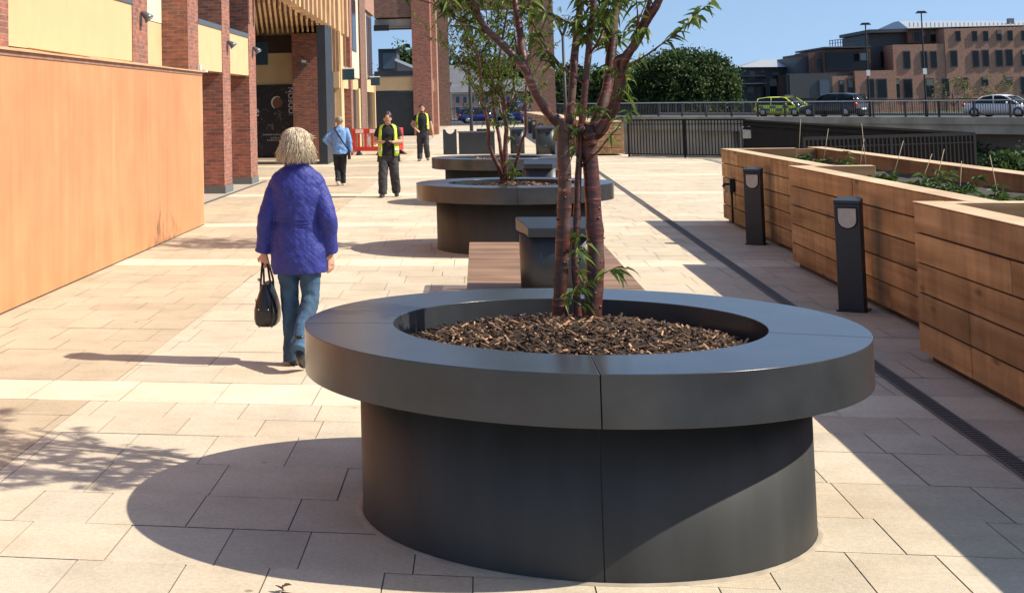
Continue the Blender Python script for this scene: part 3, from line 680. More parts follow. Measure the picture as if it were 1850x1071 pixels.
bench((.535, 10.82, 0), 1.31, 3.86, 'broad wooden slatted bench between the nearest and middle round planters')
def bin_(loc, lab, W=.56, D=.46, H=.95, base=.445, rz=0, mouth=False):
    t = empty('litter_bin', loc, rz)
    mb = MB(); n = 20; bot = []; 
    def sect(w, d, z, sq=3.0):
        vs = []
        for k in range(n):
            a = 2*PI*k/n; c, s_ = math.cos(a), math.sin(a)
            vs.append((w/2*math.copysign(abs(c)**(2/sq), c), d/2*math.copysign(abs(s_)**(2/sq), s_), z))
        return vs
    vs = sect(W*.93, D*.90, base)+sect(W*.94, D*.90, base+.35*(H-base))+sect(W*.94, D*.90, H-.11)
    fs = [[i*n+k, i*n+(k+1) % n, (i+1)*n+(k+1) % n, (i+1)*n+k] for i in range(2) for k in range(n)]+[list(range(n))[::-1], [2*n+k for k in range(n)]]
    mb.add(vs, fs, True); b = mb.build('body', M['navy'], t)
    for p in b.data.polygons:
        if len(p.vertices) > 4: p.use_smooth = False
    mb = MB(); w2, w1, d = W/2, W*.37, D/2
    mb.hexa([(-w1, -d, H-.115), (w1, -d, H-.115), (w2, d, H-.10), (-w2, d, H-.10), (-w1, -d, H-.045), (w1, -d, H-.045), (w2, d, H), (-w2, d, H)])
    mb.build('hood', M['navy'], t, .008)
    mb = MB(); mb.box(-W*.28, -D*.475, H-.22, W*.28, -D*.44, H-.135) if not mouth else mb.box(W*.40, -D*.28, H-.36, W*.475, D*.28, H-.14); mb.build('opening', M['black'], t)
    mb = MB(); mb.box(-.03, -D*.455, base+.30, .03, -D*.438, base+.34); mb.build('lock', M['coping'], t)
    return tag(t, lab, 'litter bin', 'dark litter bins')
bin_((.572, 11.03, 0), 'dark navy litter bin with a wedge hood standing on the slatted bench', W=.61, D=.48, H=.965, mouth=True)
bin_((.95, 22.6, 0), 'dark litter bin behind the middle planter, its hood just above the rim', W=.60, D=.5, base=0, rz=R(-12), mouth=True)
bin_((2.38, 52, 0), 'dark rounded litter bin beside the far timber wall and lit bollards', W=.72, D=.5, base=0, H=1.0)
bin_((1.42, 53, 0), 'dark litter bin between the wide recycling unit and the rounded bin', W=.55, D=.5, base=0, H=.95)
# bin unit with notched side plate
t = empty('recycling_unit', (-.35, 53, 0)); mb = MB()
pl = [(-.93, 0), (-.43, 0), (-.43, .93), (-.49, .93)]
for k in range(9): a = PI*k/8; pl.append((-.665+.165*math.cos(a)*1.0, .93-.165*math.sin(a)))
pl += [(-.93, .93)]
mb.prism(pl, -.25, -.2, 'Y'); mb.build('notched_panel', M['navy'], t)
mb = MB(); mb.box(-.36, -.22, 0, .95, .25, .80); mb.build('cabinet', M['navy'], t, .01)
mb = MB(); mb.box(-.40, -.26, .80, .98, .28, .85); mb.build('lid', M['coping'], t, .006)
mb = MB(); mb.box(.30, -.26, .85, .75, .2, .93); mb.build('chute', M['black'], t, .01)
tag(t, 'wide dark recycling unit with a half-round notch in its end panel, beyond the farthest planter', 'recycling unit')

# ================================================================== TIMBER TROUGHS AND BOLLARDS
def trough(name, xf, xb, y0, y1, lab, inner, arris=1.10):
    """sleeper trough: front face at xf from y0 to y1, far end board at y1"""
    t = empty(name, (0, 0, 0)); T = .20; hs = (arris-.055)/5
    mb = MB()
    for k in range(5):
        z0 = .055+k*hs; tn = ru(.80, 1.12); y = y0; first = ru(1.2, 2.6)
        ya = y0
        while ya < y1-.01:
            yb = min(y1, ya+ru(2.2, 3.4)); yb = y1 if y1-yb < .8 else yb; t2_ = tn*ru(.88, 1.1)
            mb.box(xf+ru(-.004, .004), ya+.0015, z0+.0055, xf+T, yb-.0015, z0+hs-.0055, (t2_, t2_*ru(.96, 1.02), t2_*ru(.92, 1.02))); ya = yb
    mb.build('front_boards', M['timber'], t, .005)
    mb = MB()
    for k in range(5):
        z0 = .055+k*hs; tn = ru(.85, 1.1); mb.box(xf+T+.003, y1-T, z0+.0035, inner, y1-.004, z0+hs-.0035, (tn, tn, tn*.97))
    mb.build('end_boards', M['timberx'], t, .005)
    mb = MB(); mb.box(xf-.004, y0, arris, xf+T, y1, arris+.006, (1, 1, 1)); mb.box(xf+T+.002, y1-T, arris-.001, inner, y1-.004, arris+.004, (1.05, 1.04, 1.0)); mb.build('pale_top', M['timbertop'], t)  # thin layer of paler timber along the top edges
    mb = MB(); mb.box(xf+.06, y0, 0, xf+.14, y1-.06, .056); mb.build('plinth', M['black'], t)
    return tag(t, lab, 'timber planter', 'stepped timber troughs along the river edge')
trough('timber_trough', 3.03, 5.0, 2.0, 10.77, 'nearest stepped timber planter wall of broad boards at right edge of photo', 3.86)
trough('timber_trough', 3.385, 5.0, 10.60, 16.55, 'timber planter wall behind the nearer lit bollard, second from the camera', 4.24)
trough('timber_trough', 3.65, 5.0, 16.38, 22.55, 'farthest timber planter wall, with the black tap and the farther bollard in front', 4.7)
mb = MB(); t = empty('timber_back_wall', (0, 0, 0))
for k in range(5):
    z0 = .05+k*.209; tn = ru(.7, 1); mb.box(4.98, 3, z0+.003, 5.18, 22.9, z0+.206, (tn, tn*.98, tn*.95))
mb.build('boards', M['timber'], t, .004)
mb = MB(); mb.box(4.975, 3, 1.096, 5.185, 22.9, 1.104); mb.build('pale_top', M['timbertop'], t)
mb = MB(); mb.box(4.70, 22.36, .05, 4.975, 22.54, 1.09); mb.build('corner_boards', M['timberx'], t)
tag(t, 'long straight rear timber wall of the trough behind the climbing plants', 'timber wall')
mb = MB(); vs = []; fs = []; n = 60
for i in range(n+1):
    y = 2.1+i*(22.2-2.1)/n; x0 = 3.22 if y < 10.7 else 3.58 if y < 16.4 else 3.85
    for j in range(7): vs.append((x0+(4.98-x0)*j/6, y, .93+ru(-.02, .03)))
for i in range(n):
    for j in range(6): fs.append([i*7+j, i*7+j+1, i*7+j+8, i*7+j+7])
mb.add(vs, fs, True); tag(mb.build('soil', M['earth']), 'dark soil filling the timber troughs', 'soil', kind='stuff')
def climber(x, y, s, cane, lean, lab):
    t = empty('climbing_plant', (x, y, .93)); mb, ms = MB(), MB()
    for k in range(int(7*s)+3):
        a = ru(0, 2*PI); d = Vector((math.cos(a)*.8, math.sin(a)*.8, ru(.3, 1))).normalized(); L = ru(.12, .3)*s
        pts = [Vector((0, 0, 0))]
        for i in range(4): d = (d+Vector((ru(-.3, .3), ru(-.3, .3), ru(-.25, .1)))).normalized(); pts.append(pts[-1]+d*L/4)
        ms.tube(pts, [.004, .004, .003, .003, .002], 4)
        for i in range(1, 5):
            for j in range(4):
                a2 = ru(0, 2*PI); leaf(mb, pts[i], Vector((math.cos(a2), math.sin(a2), ru(-.2, .6))), ru(.05, .1)*s**.3, ru(.03, .05), rnd(), .3)
    ms.build('stems', M['wood'], t); mb.build('leaves', M['herbleaf'], t, fix=False)
    if cane:
        m2 = MB(); m2.tube([(0.02, .01, -.1), (lean, .02, cane)], [.0035, .003], 6); m2.build('cane', M['cane'], t)
    return tag(t, lab, 'climbing plant', 'young climbers planted in the timber troughs')
for i, (px, py, Y, s, cane, lean) in enumerate(((1438, 275, 21.6, .9, .62, .09), (1480, 285, 20.3, .6, .5, .14), (1545, 297, 18.0, 1.1, .42, .12), (1563, 300, 17.4, .5, .62, -.01), (1600, 320, 16.0, .8, .45, .2),
                                               (1648, 325, 14.9, .7, .35, .2), (1675, 330, 14.2, .8, .42, .17), (1725, 330, 13.2, 1.3, .35, .07), (1806, 350, 12.2, 1.2, .44, -.05), (1845, 355, 11.6, .8, .0, .1))):
    p = at(px, py, Y); climber(min(4.8, max(3.95, p.x)), Y, s, cane, lean, 'young green climber tied to a thin cane in the timber trough')
# lit bollards
def bollard(loc, rz):
    t = empty('bollard_light', loc, rz); w_, d_, h = .105, .105, .945
    def sec():
        o_ = [(-w_, -d_), (w_, -d_)]
        for k in range(9): a = PI*k/8; o_.append((w_*math.cos(a), d_*.35+d_*.75*math.sin(a)))
        return o_
    mb = MB(); mb.prism(sec(), 0, h-.02, 'Z'); mb.build('post', M['navy'], t, .006)
    mb = MB(); s_ = sec(); vs = [(x*1.03, y*1.03, h-.018) for x, y in s_]+[(x*1.03, y*1.03, h+.012+(y+d_)*.10) for x, y in s_]; n = len(s_)
    mb.add(vs, [list(range(n))[::-1], list(range(n, 2*n))]+[[i, (i+1) % n, n+(i+1) % n, n+i] for i in range(n)]); mb.build('cap', M['navy'], t, .004)
    pl = [(-.078, h-.05), (.078, h-.05)]
    for k in range(11): a = -PI*k/10; pl.append((.078*math.cos(a), h-.155+.078*math.sin(a)*.95))
    mb = MB(); mb.prism(pl, -d_-.007, -d_+.01, 'Y'); mb.build('lens', M['lens'], t, .003)
    f = MB(); 
    for i in range(len(pl)): 
        a, b = pl[i], pl[(i+1) % len(pl)]; f.tube([(a[0], -d_-.006, a[1]), (b[0], -d_-.006, b[1])], [.006, .006], 6)
    f.build('lens_frame', M['black'], t)
    mb = MB(); mb.box(-.12, -.12, 0, .12, .125, .012); mb.build('base_plate', M['black'], t)
    return t
b0 = bollard((3.17, 13.13, 0), R(-24)); tag(b0, 'nearer dark bollard with a pale U-shaped lamp window, before the second timber wall', 'bollard light', 'bollard lights along the timber')
b1 = copy_tree(b0); b1.location = (3.46, 19.0, 0); tag(b1, 'second dark bollard light, before the farthest stepped timber wall', 'bollard light', 'bollard lights along the timber')
for i, (px, py, Y, lab) in enumerate(((995, 277, 53, 'nearest of four small bollards by the far timber wall'), (978, 262, 62, 'second of four small bollards by the far timber wall'), (966, 250, 74, 'third of four small bollards by the far timber wall'), (958, 243, 88, 'farthest of four small bollards by the far timber wall'))):
    b = copy_tree(b0); b.location = (at(px, py, Y).x, Y, 0); b.rotation_euler = (0, 0, R(-8)); tag(b, lab, 'bollard light', 'bollard lights along the timber')
t = empty('water_tap', (3.64, 21.55, 0)); mb = MB(); mb.box(-.07, -.09, .50, -.002, .09, .70); mb.build('box', M['black'], t, .008)
mb = MB(); mb.tube([(-.03, 0, .5), (-.03, 0, .06)], [.016, .016], 8); mb.build('pipe', M['black'], t)
mb = MB(); mb.tube([(-.07, 0, .62), (-.13, 0, .62), (-.15, 0, .58)], [.018, .018, .018], 8); mb.build('spout', M['black'], t)
tag(t, 'black tap box with a down pipe fixed to the farthest timber wall', 'water tap')
# far timber trough beside the terrace entrance
t = empty('timber_trough', (0, 0, 0)); mb = MB()
for k in range(5):
    z0 = .05+k*.22; tn = ru(.9, 1.15)
    mb.box(3.80, 50, z0+.008, 4.92, 58, z0+.212, (tn, tn, tn)); mb.box(3.75, 58.1, z0+.004, 4.6, 80, z0+.216, (tn*.95, tn*.95, tn*.95)); mb.box(3.55, 80.1, z0+.004, 4.7, 112, z0+.216, (tn, tn, tn))
mb.build('boards', M['timber'], t, .006)
mb = MB(); mb.box(3.79, 49.99, 1.152, 4.93, 58, 1.165); mb.box(3.74, 58.1, 1.152, 4.61, 80, 1.165); mb.box(3.54, 80.1, 1.152, 4.71, 112, 1.165); mb.build('pale_top', M['timbertop'], t)
tag(t, 'distant stepped timber wall beside the railing gate, beyond the bins', 'timber planter')

# ================================================================== RIVERSIDE RAILINGS
def railing(name, a, b, h, lab, gap=.11, post=2.0, base=0.0, cap=None, mat='rail', bw=.028, bw2=.028, group='dark railings by the river'):
    a, b = Vector(a), Vector(b); t = empty(name, a); d = (b-a); L = d.length; u = d/L
    mb = MB(); bar(mb, u*0+Vector((0, 0, h)), d+Vector((0, 0, h)), .05, .05); mb.build('top_rail', M[cap or mat], t)
    mb = MB(); bar(mb, Vector((0, 0, .10)), d+Vector((0, 0, .10)), .045, .03); bar(mb, Vector((0, 0, h-.14)), d+Vector((0, 0, h-.14)), .04, .02); mb.build('lower_rail', M[mat], t)
    mb = MB(); k = int(L/gap)
    for i in range(k+1):
        p = u*(L*i/k); bar(mb, p+Vector((0, 0, .10)), p+Vector((0, 0, h-.02)), bw, bw2, (u.x, u.y, 0))
    mb.build('bars', M[mat], t)
    k = max(1, round(L/post))
    for i in range(k+1):
        mb = MB(); p = u*(L*i/k); bar(mb, p+Vector((0, 0, -.02)), p+Vector((0, 0, h+.02)), .055, .055, (u.x, u.y, 0)); mb.build('post', M[mat], t)
    return tag(t, lab, 'railing', group)
railing('railing', (4.96, 48.8, 0), (8.2, 46.2, 0), 1.22, 'black vertical-bar railing across the end of the terrace, before the concrete abutment', mat='matblack', bw=.024)
railing('railing', (8.2, 46.0, 0), (8.25, 25.8, 0), 1.2, 'long dark railing along the river edge, seen end-on so its bars close up', gap=.09, bw=.09, bw2=.012, mat='matblack')
railing('railing', (5.15, 24.0, 0), (8.2, 25.6, 0), 1.2, 'short dark railing behind the timber trough, ending at the corner post', gap=.085, bw=.046, mat='matblack')
t = empty('notice_frame', (8.05, 45.0, 0)); mb = MB()
mb.tube([(-.18, 0, 0), (-.18, 0, .95), (-.13, 0, 1.02), (.13, 0, 1.02), (.18, 0, .95), (.18, 0, 0)], [.022]*6, 8); mb.build('frame', M['coping'], t)
mb = MB(); mb.box(-.12, -.012, .66, .12, .012, .92); mb.build('plate', M['railtop'], t, .01)
tag(t, 'small pale notice plate in a hooped metal frame beside the river railing', 'notice')

# ================================================================== LAMP COLUMNS ON THE TERRACE
t = empty('lamp_column', (3.62, 60, 0)); mb = MB(); mb.tube([(0, 0, 0), (0, 0, .9), (-.02, 0, 4.63)], [.085, .07, .055], 10); mb.build('post', M['rail'], t)
mb = MB(); mb.tube([(-.02, 0, 4.60), (-.40, 0, 5.55)], [.05, .045], 8); mb.build('arm', M['rail'], t)
mb = MB(); mb.tube([(-.02, 0, 4.60), (.30, 0, 5.45)], [.05, .045], 8); mb.build('arm', M['rail'], t)
mb = MB(); mb.box(-.75, -.1, 5.52, -.35, .1, 5.58); mb.build('lamp_head', M['rail'], t, .01)
tag(t, 'grey forked lamp column behind the stems of the near tree', 'lamp column', 'grey lamp columns on the promenade')
t = empty('lamp_column', (-.26, 60, 0)); mb = MB(); mb.tube([(0, 0, 0), (0, 0, .9), (-.05, 0, 7.2)], [.09, .075, .055], 10); mb.build('post', M['rail'], t)
mb = MB(); bar(mb, (-.04, 0, 5.15), (-.62, 0, 5.2), .09, .05); bar(mb, (-.04, 0, 5.25), (-.5, 0, 5.32), .05, .03); mb.build('arm', M['rail'], t)
mb = MB(); mb.box(-.75, -.12, 5.12, -.35, .12, 5.2); mb.build('lamp_head', M['rail'], t, .01)
tag(t, 'tall straight grey lamp column left of the farther tree, with a short side arm', 'lamp column', 'grey lamp columns on the promenade')

# ================================================================== HOARDING
t = empty('site_hoarding', (-4.34, 14, 0))
mb = MB(); y = -8.0
while y < 8.05:
    y2 = min(8.05, y+1.22); tn = ru(.975, 1.025); mb.box(-.02, y+.0003, .02, 0+ru(-.0006, .0006), y2-.0003, 2.385, (tn, tn*ru(.98, 1.02), tn*ru(.96, 1.02))); y = y2
mb.build('panels', M['hoard'], t)
mb = MB(); mb.box(-.05, 8.052, .0, .004, 8.10, 2.40); mb.build('end_post', M['hoardtop'], t, .004)
mb = MB(); mb.box(-.02, -8, 2.385, .012, 8.1, 2.432); mb.build('head_rail', M['hoardlip'], t)
mb = MB(); mb.box(-.10, -8.1, 2.433, .045, 8.16, 2.452); mb.build('lip', M['hoardtop'], t, .002)
mb = MB(); mb.hexa([(-1.55, -8.1, 2.62), (-.09, -8.1, 2.440), (-.09, 3.2, 2.440), (-1.55, 3.2, 2.66), (-1.55, -8.1, 2.64), (-.09, -8.1, 2.462), (-.09, 3.2, 2.462), (-1.55, 3.2, 2.70)])
mb.hexa([(-1.55, 3.0, 2.70), (-.09, 1.8, 2.464), (-.09, 8.1, 2.45), (-1.55, 8.1, 2.60), (-1.55, 3.0, 2.72), (-.09, 1.8, 2.478), (-.09, 8.1, 2.462), (-1.55, 8.1, 2.62)])
mb.build('cover_boards', M['hoardtop'], t)
mb = MB(); mb.box(-.06, 8.13, 2.44, .06, 8.30, 2.47); mb.box(-.06, 8.11, 2.47, -.02, 8.2, 2.56); mb.build('loose_batten', M['white'], t)
tag(t, 'long tan plywood hoarding with a sloping boarded top, along the left of the promenade', 'hoarding')

# ================================================================== ARCADE BUILDING (left)
t = empty('arcade_building', (-5.45, 22, 0)); OX, OY = -5.45, 22
def bx(mb, x0, y0, z0, x1, y1, z1, tone=None): mb.box(x0-OX, y0-OY, z0, x1-OX, y1-OY, z1, tone)
def bldg_box(name, mat, *b, bevel=0):
    mb = MB(); bx(mb, *b); return mb.build(name, mat, t, bevel)
bldg_box('core_wall', M['brick'], -14, 8, 0, -6.02, 37.0, 9)
for y0, y1 in ((11, 15.87), (22.0, 23.05), (26.42, 27.45), (30.12, 31.1), (33.75, 34.82)):
    pr = bldg_box('pier', M['brick'], -6.01, y0, .16, -5.45, y1, 9)
    bldg_box('pier_plinth', M['coping'] if False else pbr('plinth_stone', (.13, .14, .13), .8), -6.012, y0-.015, 0, -5.43, y1+.015, .165)
for y0, y1 in ((15.88, 21.99), (27.46, 30.11), (31.11, 33.74)):
    bldg_box('spandrel_panel', M['cream'], -5.75, y0, 2.64, -5.462, y1, 3.56)
    bldg_box('coping', M['coping'], -5.78, y0, 3.562, -5.44, y1, 3.66)
    bldg_box('soffit_board', M['pale'], -6.0, y0, 2.66, -5.76, y1, 2.70)
bldg_box('recessed_panel', M['cream'], -6.02, 23.06, 0, -5.97, 26.41, 3.50)
bldg_box('upper_panel', M['pale'], -6.02, 23.06, 3.515, -5.965, 26.41, 9)
for y0, y1 in ((15.88, 21.99), (27.46, 30.11), (31.11, 33.74)):
    w_ = bldg_box('window', M['frame'], -6.0, y0+.05, 3.75, -5.97, y1-.05, 6.5)
    mb = MB(); bx(mb, -5.985, y0+.12, 3.82, -5.962, y1-.12, 6.43); mb.build('pane', M['glass'], w_)
tag(t, 'red brick arcade building with square piers and cream panels behind the hoarding', 'building')
def wall_light(y, z, lab):
    l = empty('wall_light', (-5.448, y, z)); l.scale = (.72, .72, .72); mb = MB()
    pr = [(.0, .13), (.0, -.13)]; mb.prism([(.07*math.cos(2*PI*k/14), .16*math.sin(2*PI*k/14)-.05) for k in range(14)], 0, .035, 'X'); mb.build('back_plate', M['coping'], l)
    mb = MB(); mb.tube([(.02, 0, .12), (.07, 0, .09), (.16, 0, .02), (.22, 0, -.05)], [.03, .055, .09, .125], 14); mb.build('hood', M['coping'], l)
    mb = MB(); mb.tube([(.221, 0, -.052), (.224, 0, -.058)], [.10, .10], 12); mb.build('lens', M['lens'], l)
    return tag(l, lab, 'wall light', 'cone wall lights on the brick piers')
wall_light(22.52, 3.38, 'cone wall light on the brick pier nearest the camera, above the hoarding')
wall_light(30.7, 3.26, 'cone wall light on the pier just right of the hoarding end')
wall_light(34.3, 3.27, 'cone wall light on the last arcade pier beside the timber louvres')

# ================================================================== CINEMA BAY with louvred canopy
t = empty('cinema_building', (-6.5, 50, 0)); OX, OY = -6.5, 50
bldg_box('back_wall', M['cream'], -14, 50.02, 0, -4.75, 51, 9)
bldg_box('fascia', M['cream'], -9, 49.95, 2.68, -6.42, 50.015, 3.80)
bldg_box('clerestory', pbr('clerestory_dark', (.045, .025, .016), .8), -9, 49.93, 3.81, -6.42, 50.012, 4.45)
bldg_box('brick_pier', M['brick'], -6.41, 49.3, 0, -5.42, 50.012, 4.45)
bldg_box('step', M['pale'], -9, 49.2, -.0, -6.42, 49.94, .06)
bldg_box('entrance_column', M['navy'], -5.06, 45.2, 0, -4.78, 47.6, 4.5, bevel=.01)
bldg_box('lobby_wall', M['greyclad'], -5.40, 49.6, 0, -5.08, 50.01, 4.5)
# louvred canopy: fascia fins on the promenade face, soffit fins underneath
ZC = 4.50
bldg_box('canopy_deck', M['louvredark'], -13, 34.9, ZC+.22, -4.95, 53.5, 9)
def fin_z(y): return 4.62-(y-35)*.0098
mb = MB()
for k in range(-2, 15):
    xx = 526+7.8*k; ya = 4.68*2525/(862-xx); yb = 4.68*2525/(862-xx-2.7); tn = ru(.85, 1.15)
    bx(mb, -5.0, ya, fin_z(ya), -4.68, yb, 9, (tn, tn*ru(.97, 1.02), tn*ru(.92, 1.02)))
mb.build('fascia_fins', wood('louvre_fin', (.46, .29, .15), (.60, .40, .23), 'Z', .5, .6, 'tone'), t)
mb = MB()
for k in range(-14, 15):
    xt, xe = -5.50+.13*k, -7.72+.182*k; ya = 35.0
    if xt > -5.02: f_ = (xt+5.02)/(xt-xe); ya = 35+15*f_; xt = -5.02
    tn = ru(.85, 1.1); w_ = .030; mb.tone = (tn, tn, tn*.97)
    p = [(xt-w_, ya), (xt+w_, ya), (xe+w_*1.1, 50), (xe-w_*1.1, 50)]
    mb.hexa([(px-OX, py-OY, ZC) for px, py in p]+[(px-OX, py-OY, ZC+.16) for px, py in p])
mb.build('soffit_fins', wood('louvre_soffit', (.55, .38, .22), (.68, .48, .29), 'Y', .5, .6, 'tone'), t)
tag(t, 'cinema bay with timber louvred canopy, navy entrance column and cream fascia', 'building')
# poster on the hoarded cinema front
def text_mesh(name, s, size, mat, parent, mtx, ext=.004, outline=False):
    cu = bpy.data.curves.new(name, 'FONT'); cu.body = s; cu.size = size; cu.extrude = ext; cu.align_x = 'LEFT'
    o = bpy.data.objects.new('tmp', cu); COL.objects.link(o); dg = bpy.context.evaluated_depsgraph_get()
    me = bpy.data.meshes.new_from_object(o.evaluated_get(dg)); bpy.data.objects.remove(o)
    me.materials.clear(); me.materials.append(mat); me.name = name; p = bpy.data.objects.new(name, me); COL.objects.link(p); p.parent = parent; p.matrix_local = mtx
    return p
t = empty('poster', (-7.5, 49.93, 0)); mb = MB(); mb.box(-1.6, -.03, .06, 1.075, 0, 2.66); mb.build('printed_board', M['poster'], t)
face = Matrix.Rotation(R(90), 4, 'X')
text_mesh('cinema_name', 'ODEON', .26, M['white'], t, Matrix.Translation((1.03, -.034, 1.62)) @ Matrix.Rotation(R(-90), 4, 'Y') @ face)
text_mesh('white_letter', 'e', .62, M['white'], t, Matrix.Translation((-.50, -.034, 1.55)) @ face)
mb = MB(); cxp, czp = .45, 2.02
mb.prism([(cxp+.20*math.cos(a*PI/9)*ru(.9, 1.05), czp+.20*math.sin(a*PI/9)*ru(.9, 1.05)) for a in range(18)], -.036, -.031, 'Y'); mb.build('orange_burst', pbr('poster_orange', (.20, .07, .03), .5), t)
mb = MB(); pts = [(cxp+.2*math.cos(a), -.036, czp+.22*math.sin(a)) for a in [R(60+10*k) for k in range(19)]]; mb.tube(pts, [.012+.018*math.sin(PI*k/18) for k in range(19)], 6); mb.build('pale_arc', M['white'], t)
mb = MB()
for (a, b, c, d) in ((.40, 1.36, .50, 1.66), (.50, 1.66, .56, 1.34), (.05, 1.1, .12, 1.28), (.12, 1.28, .2, 1.08), (.2, 1.08, .26, 1.3), (.7, 1.1, .78, 1.0)): bar(mb, (a, -.034, b), (c, -.034, d), .03, .004)
for zz, x0, x1 in ((.86, -.1, .8), (.74, .18, .62), (.66, .05, .6)):
    x = x0
    while x < x1: l = ru(.02, .06); mb.box(x, -.0345, zz, x+l, -.031, zz+.05); x += l+ru(.012, .03)
mb.build('pale_marks', pbr('poster_grey', (.32, .31, .31), .5), t)
tag(t, 'black cinema poster board with pale splatter marks and a vertical white ODEON name', 'poster')
t = empty('projecting_sign', (-7.5, 48.6, 3.75)); mb = MB(); mb.box(-.52, -.06, -.40, .33, .06, .40); mb.build('panel', M['sign'], t, .01)
mb = MB(); bar(mb, (-.3, 0, .40), (-.3, 0, .72), .05); bar(mb, (.2, 0, .40), (.2, 0, .72), .05); mb.build('bracket', M['black'], t)
tag(t, 'square dark blue sign hung under the timber louvres above the poster', 'sign', 'blue square shop signs')
l = empty('floodlight', (-6.05, 49.29, 3.30)); mb = MB(); mb.box(-.06, -.02, -.1, .06, 0, .1); mb.build('bracket', M['coping'], l)
mb = MB(); mb.hexa([(-.05, -.30, .10), (.22, -.30, .06), (.22, -.02, .0), (-.05, -.02, .02), (-.05, -.30, .24), (.22, -.30, .20), (.22, -.02, .12), (-.05, -.02, .14)]); mb.build('lamp_body', M['coping'], l, .01)
mb = MB(); mb.hexa([(.02, -.315, .12), (.18, -.315, .10), (.18, -.301, .10), (.02, -.301, .12), (.02, -.315, .22), (.18, -.315, .19), (.18, -.301, .19), (.02, -.301, .22)]); mb.build('lens', M['white'], l)
tag(l, 'small floodlight on the brick pier beside the poster', 'floodlight')

# ================================================================== SHOP FRONTS beyond the cinema
t = empty('shop_terrace', (-4.7, 57, 0)); OX, OY = -4.7, 57
def FX(x): return 4.7*2525/(862-x)
def FZ(y, Y): return 1.85+(191-y)/2525*Y
bldg_box('core_wall', M['brownbrick'], -14, 53.6, 0, -5.05, 67, 13)
bldg_box('gable_wall', M['brownbrick'], -14, 53.55, 9, -4.75, 53.6, 13)
bldg_box('brick_pier', M['brick'], -5.06, FX(640)-.1, 0, -4.70, FX(643), 13)
bldg_box('render_panel', M['pale'], -5.06, FX(643)+.01, FZ(140, 56), -4.74, FX(657), 13)
w_ = bldg_box('slit_window', M['frame'], -4.76, FX(645), FZ(93, 55.5), -4.725, FX(652.5), FZ(3, 55.5)+.2)
mb = MB(); bx(mb, -4.73, FX(645)+.1, FZ(93, 55.5)+.06, -4.715, FX(652.5)-.1, FZ(3, 55.5)+.1); mb.build('pane', M['glass'], w_)
bldg_box('shop_fascia', M['cream'], -5.06, 49.8, FZ(160, 54), -4.80, FX(657), FZ(122, 54))
bldg_box('shop_front', pbr('shop_board', (.30, .20, .12), .8, var=.15), -5.3, 49.9, 0, -4.98, FX(640), FZ(162, 52))
bldg_box('doorway', M['black'], -5.06, FX(645.5), 0, -4.86, FX(654.5), FZ(160, 56))
bldg_box('door_trim', M['cream'], -5.06, FX(654.6), 0, -4.72, FX(657.3), FZ(160, 58))
bldg_box('brick_pier', M['brownbrick'], -5.06, FX(658), 0, -4.70, FX(668.5), 13)
bldg_box('window_surround', M['pale'], -5.06, FX(668.6), FZ(143, 62), -4.73, FX(670.5), FZ(24, 62))
w_ = bldg_box('tall_window', M['frame'], -5.06, FX(670.6), FZ(140, 64), -4.80, FX(683), FZ(26, 64))
mb = MB(); bx(mb, -4.81, FX(671.5), FZ(136, 64), -4.785, FX(676), FZ(31, 64)); bx(mb, -4.81, FX(677), FZ(136, 64), -4.785, FX(682), FZ(31, 64)); mb.build('pane', M['glass'], w_)
bldg_box('lintel_wall', M['farbrick'], -5.06, FX(668.6), FZ(23, 64), -4.71, 67, 13)
bldg_box('cill_fascia', M['cream'], -5.06, FX(668.6), FZ(166, 63), -4.76, FX(683), FZ(142, 63))
bldg_box('shop_window', M['glass'], -5.06, FX(670.5), .1, -4.84, FX(682.5), FZ(167, 63))
bldg_box('end_trim', M['cream'], -5.06, FX(683), 0, -4.72, FX(684.2), FZ(142, 66))
for xx in (610, 616, 622, 628, 634): bldg_box('timber_batten', M['louvre'], -4.98, FX(xx), FZ(128, FX(xx)), -4.76, FX(xx)+.14, 4.5)
bldg_box('batten_backing', M['brick'], -5.3, 49.9, FZ(121, 54), -4.985, FX(640)-.12, 4.6)
tag(t, 'row of shop fronts with brick piers, cream fascia and tall narrow windows beyond the cinema', 'building')
for px0, px1, py0, py1, Y, lab in ((617, 640, 125, 145, 50.5, 'dark blue sign with pale top edge projecting over the boarded shop front'), (670, 686, 140, 155, 62, 'small dark blue sign projecting below the tall window')):
    a, b = at(px0, py1, Y), at(px1, py0, Y); t = empty('projecting_sign', (a.x, Y, a.z)); W_, H_ = b.x-a.x, b.z-a.z
    mb = MB(); mb.box(0, -.06, 0, W_, .06, H_); mb.build('panel', M['sign'], t, .008)
    mb = MB(); mb.box(-.01, -.065, H_, W_+.01, .065, H_+.045); mb.build('top_trim', M['white'], t)
    mb = MB(); bar(mb, (-.3, 0, H_*.8), (0, 0, H_*.8), .05); mb.build('bracket', M['black'], t)
    tag(t, lab, 'sign', 'blue square shop signs')

# ================================================================== LINK BLOCK facing the camera (dark opening, open upper storey)
t = empty('link_building', (-5, 86, 0)); OX, OY = -5, 86; Y0 = 86
def bp(name, mat, x0, x1, y0, y1, ya=86.0, yb=88.0, **k):
    a, b = at(x0, y1, Y0), at(x1, y0, Y0); return bldg_box(name, mat, a.x, ya, max(0, a.z), b.x, yb, b.z, **k)
bp('infill', M['navy'], 676, 750, 165, 250, 86.4, 86.6)  # flat navy sheet stands in for the dark opening below the fascia
bp('fascia', M['cream'], 676, 748.6, 139, 164.5, 86.2, 86.7)
bp('ledge', M['navy'], 676, 748.6, 128, 138.6, 86.1, 88)
bp('lintel', M['brownbrick'], 676, 748.6, -80, 33, 86, 88)
bp('soffit', M['concrete'], 676, 748.6, 33.4, 50, 86.3, 88)
bp('beam', M['black'], 676, 748.6, 50.5, 55, 86.05, 86.5)
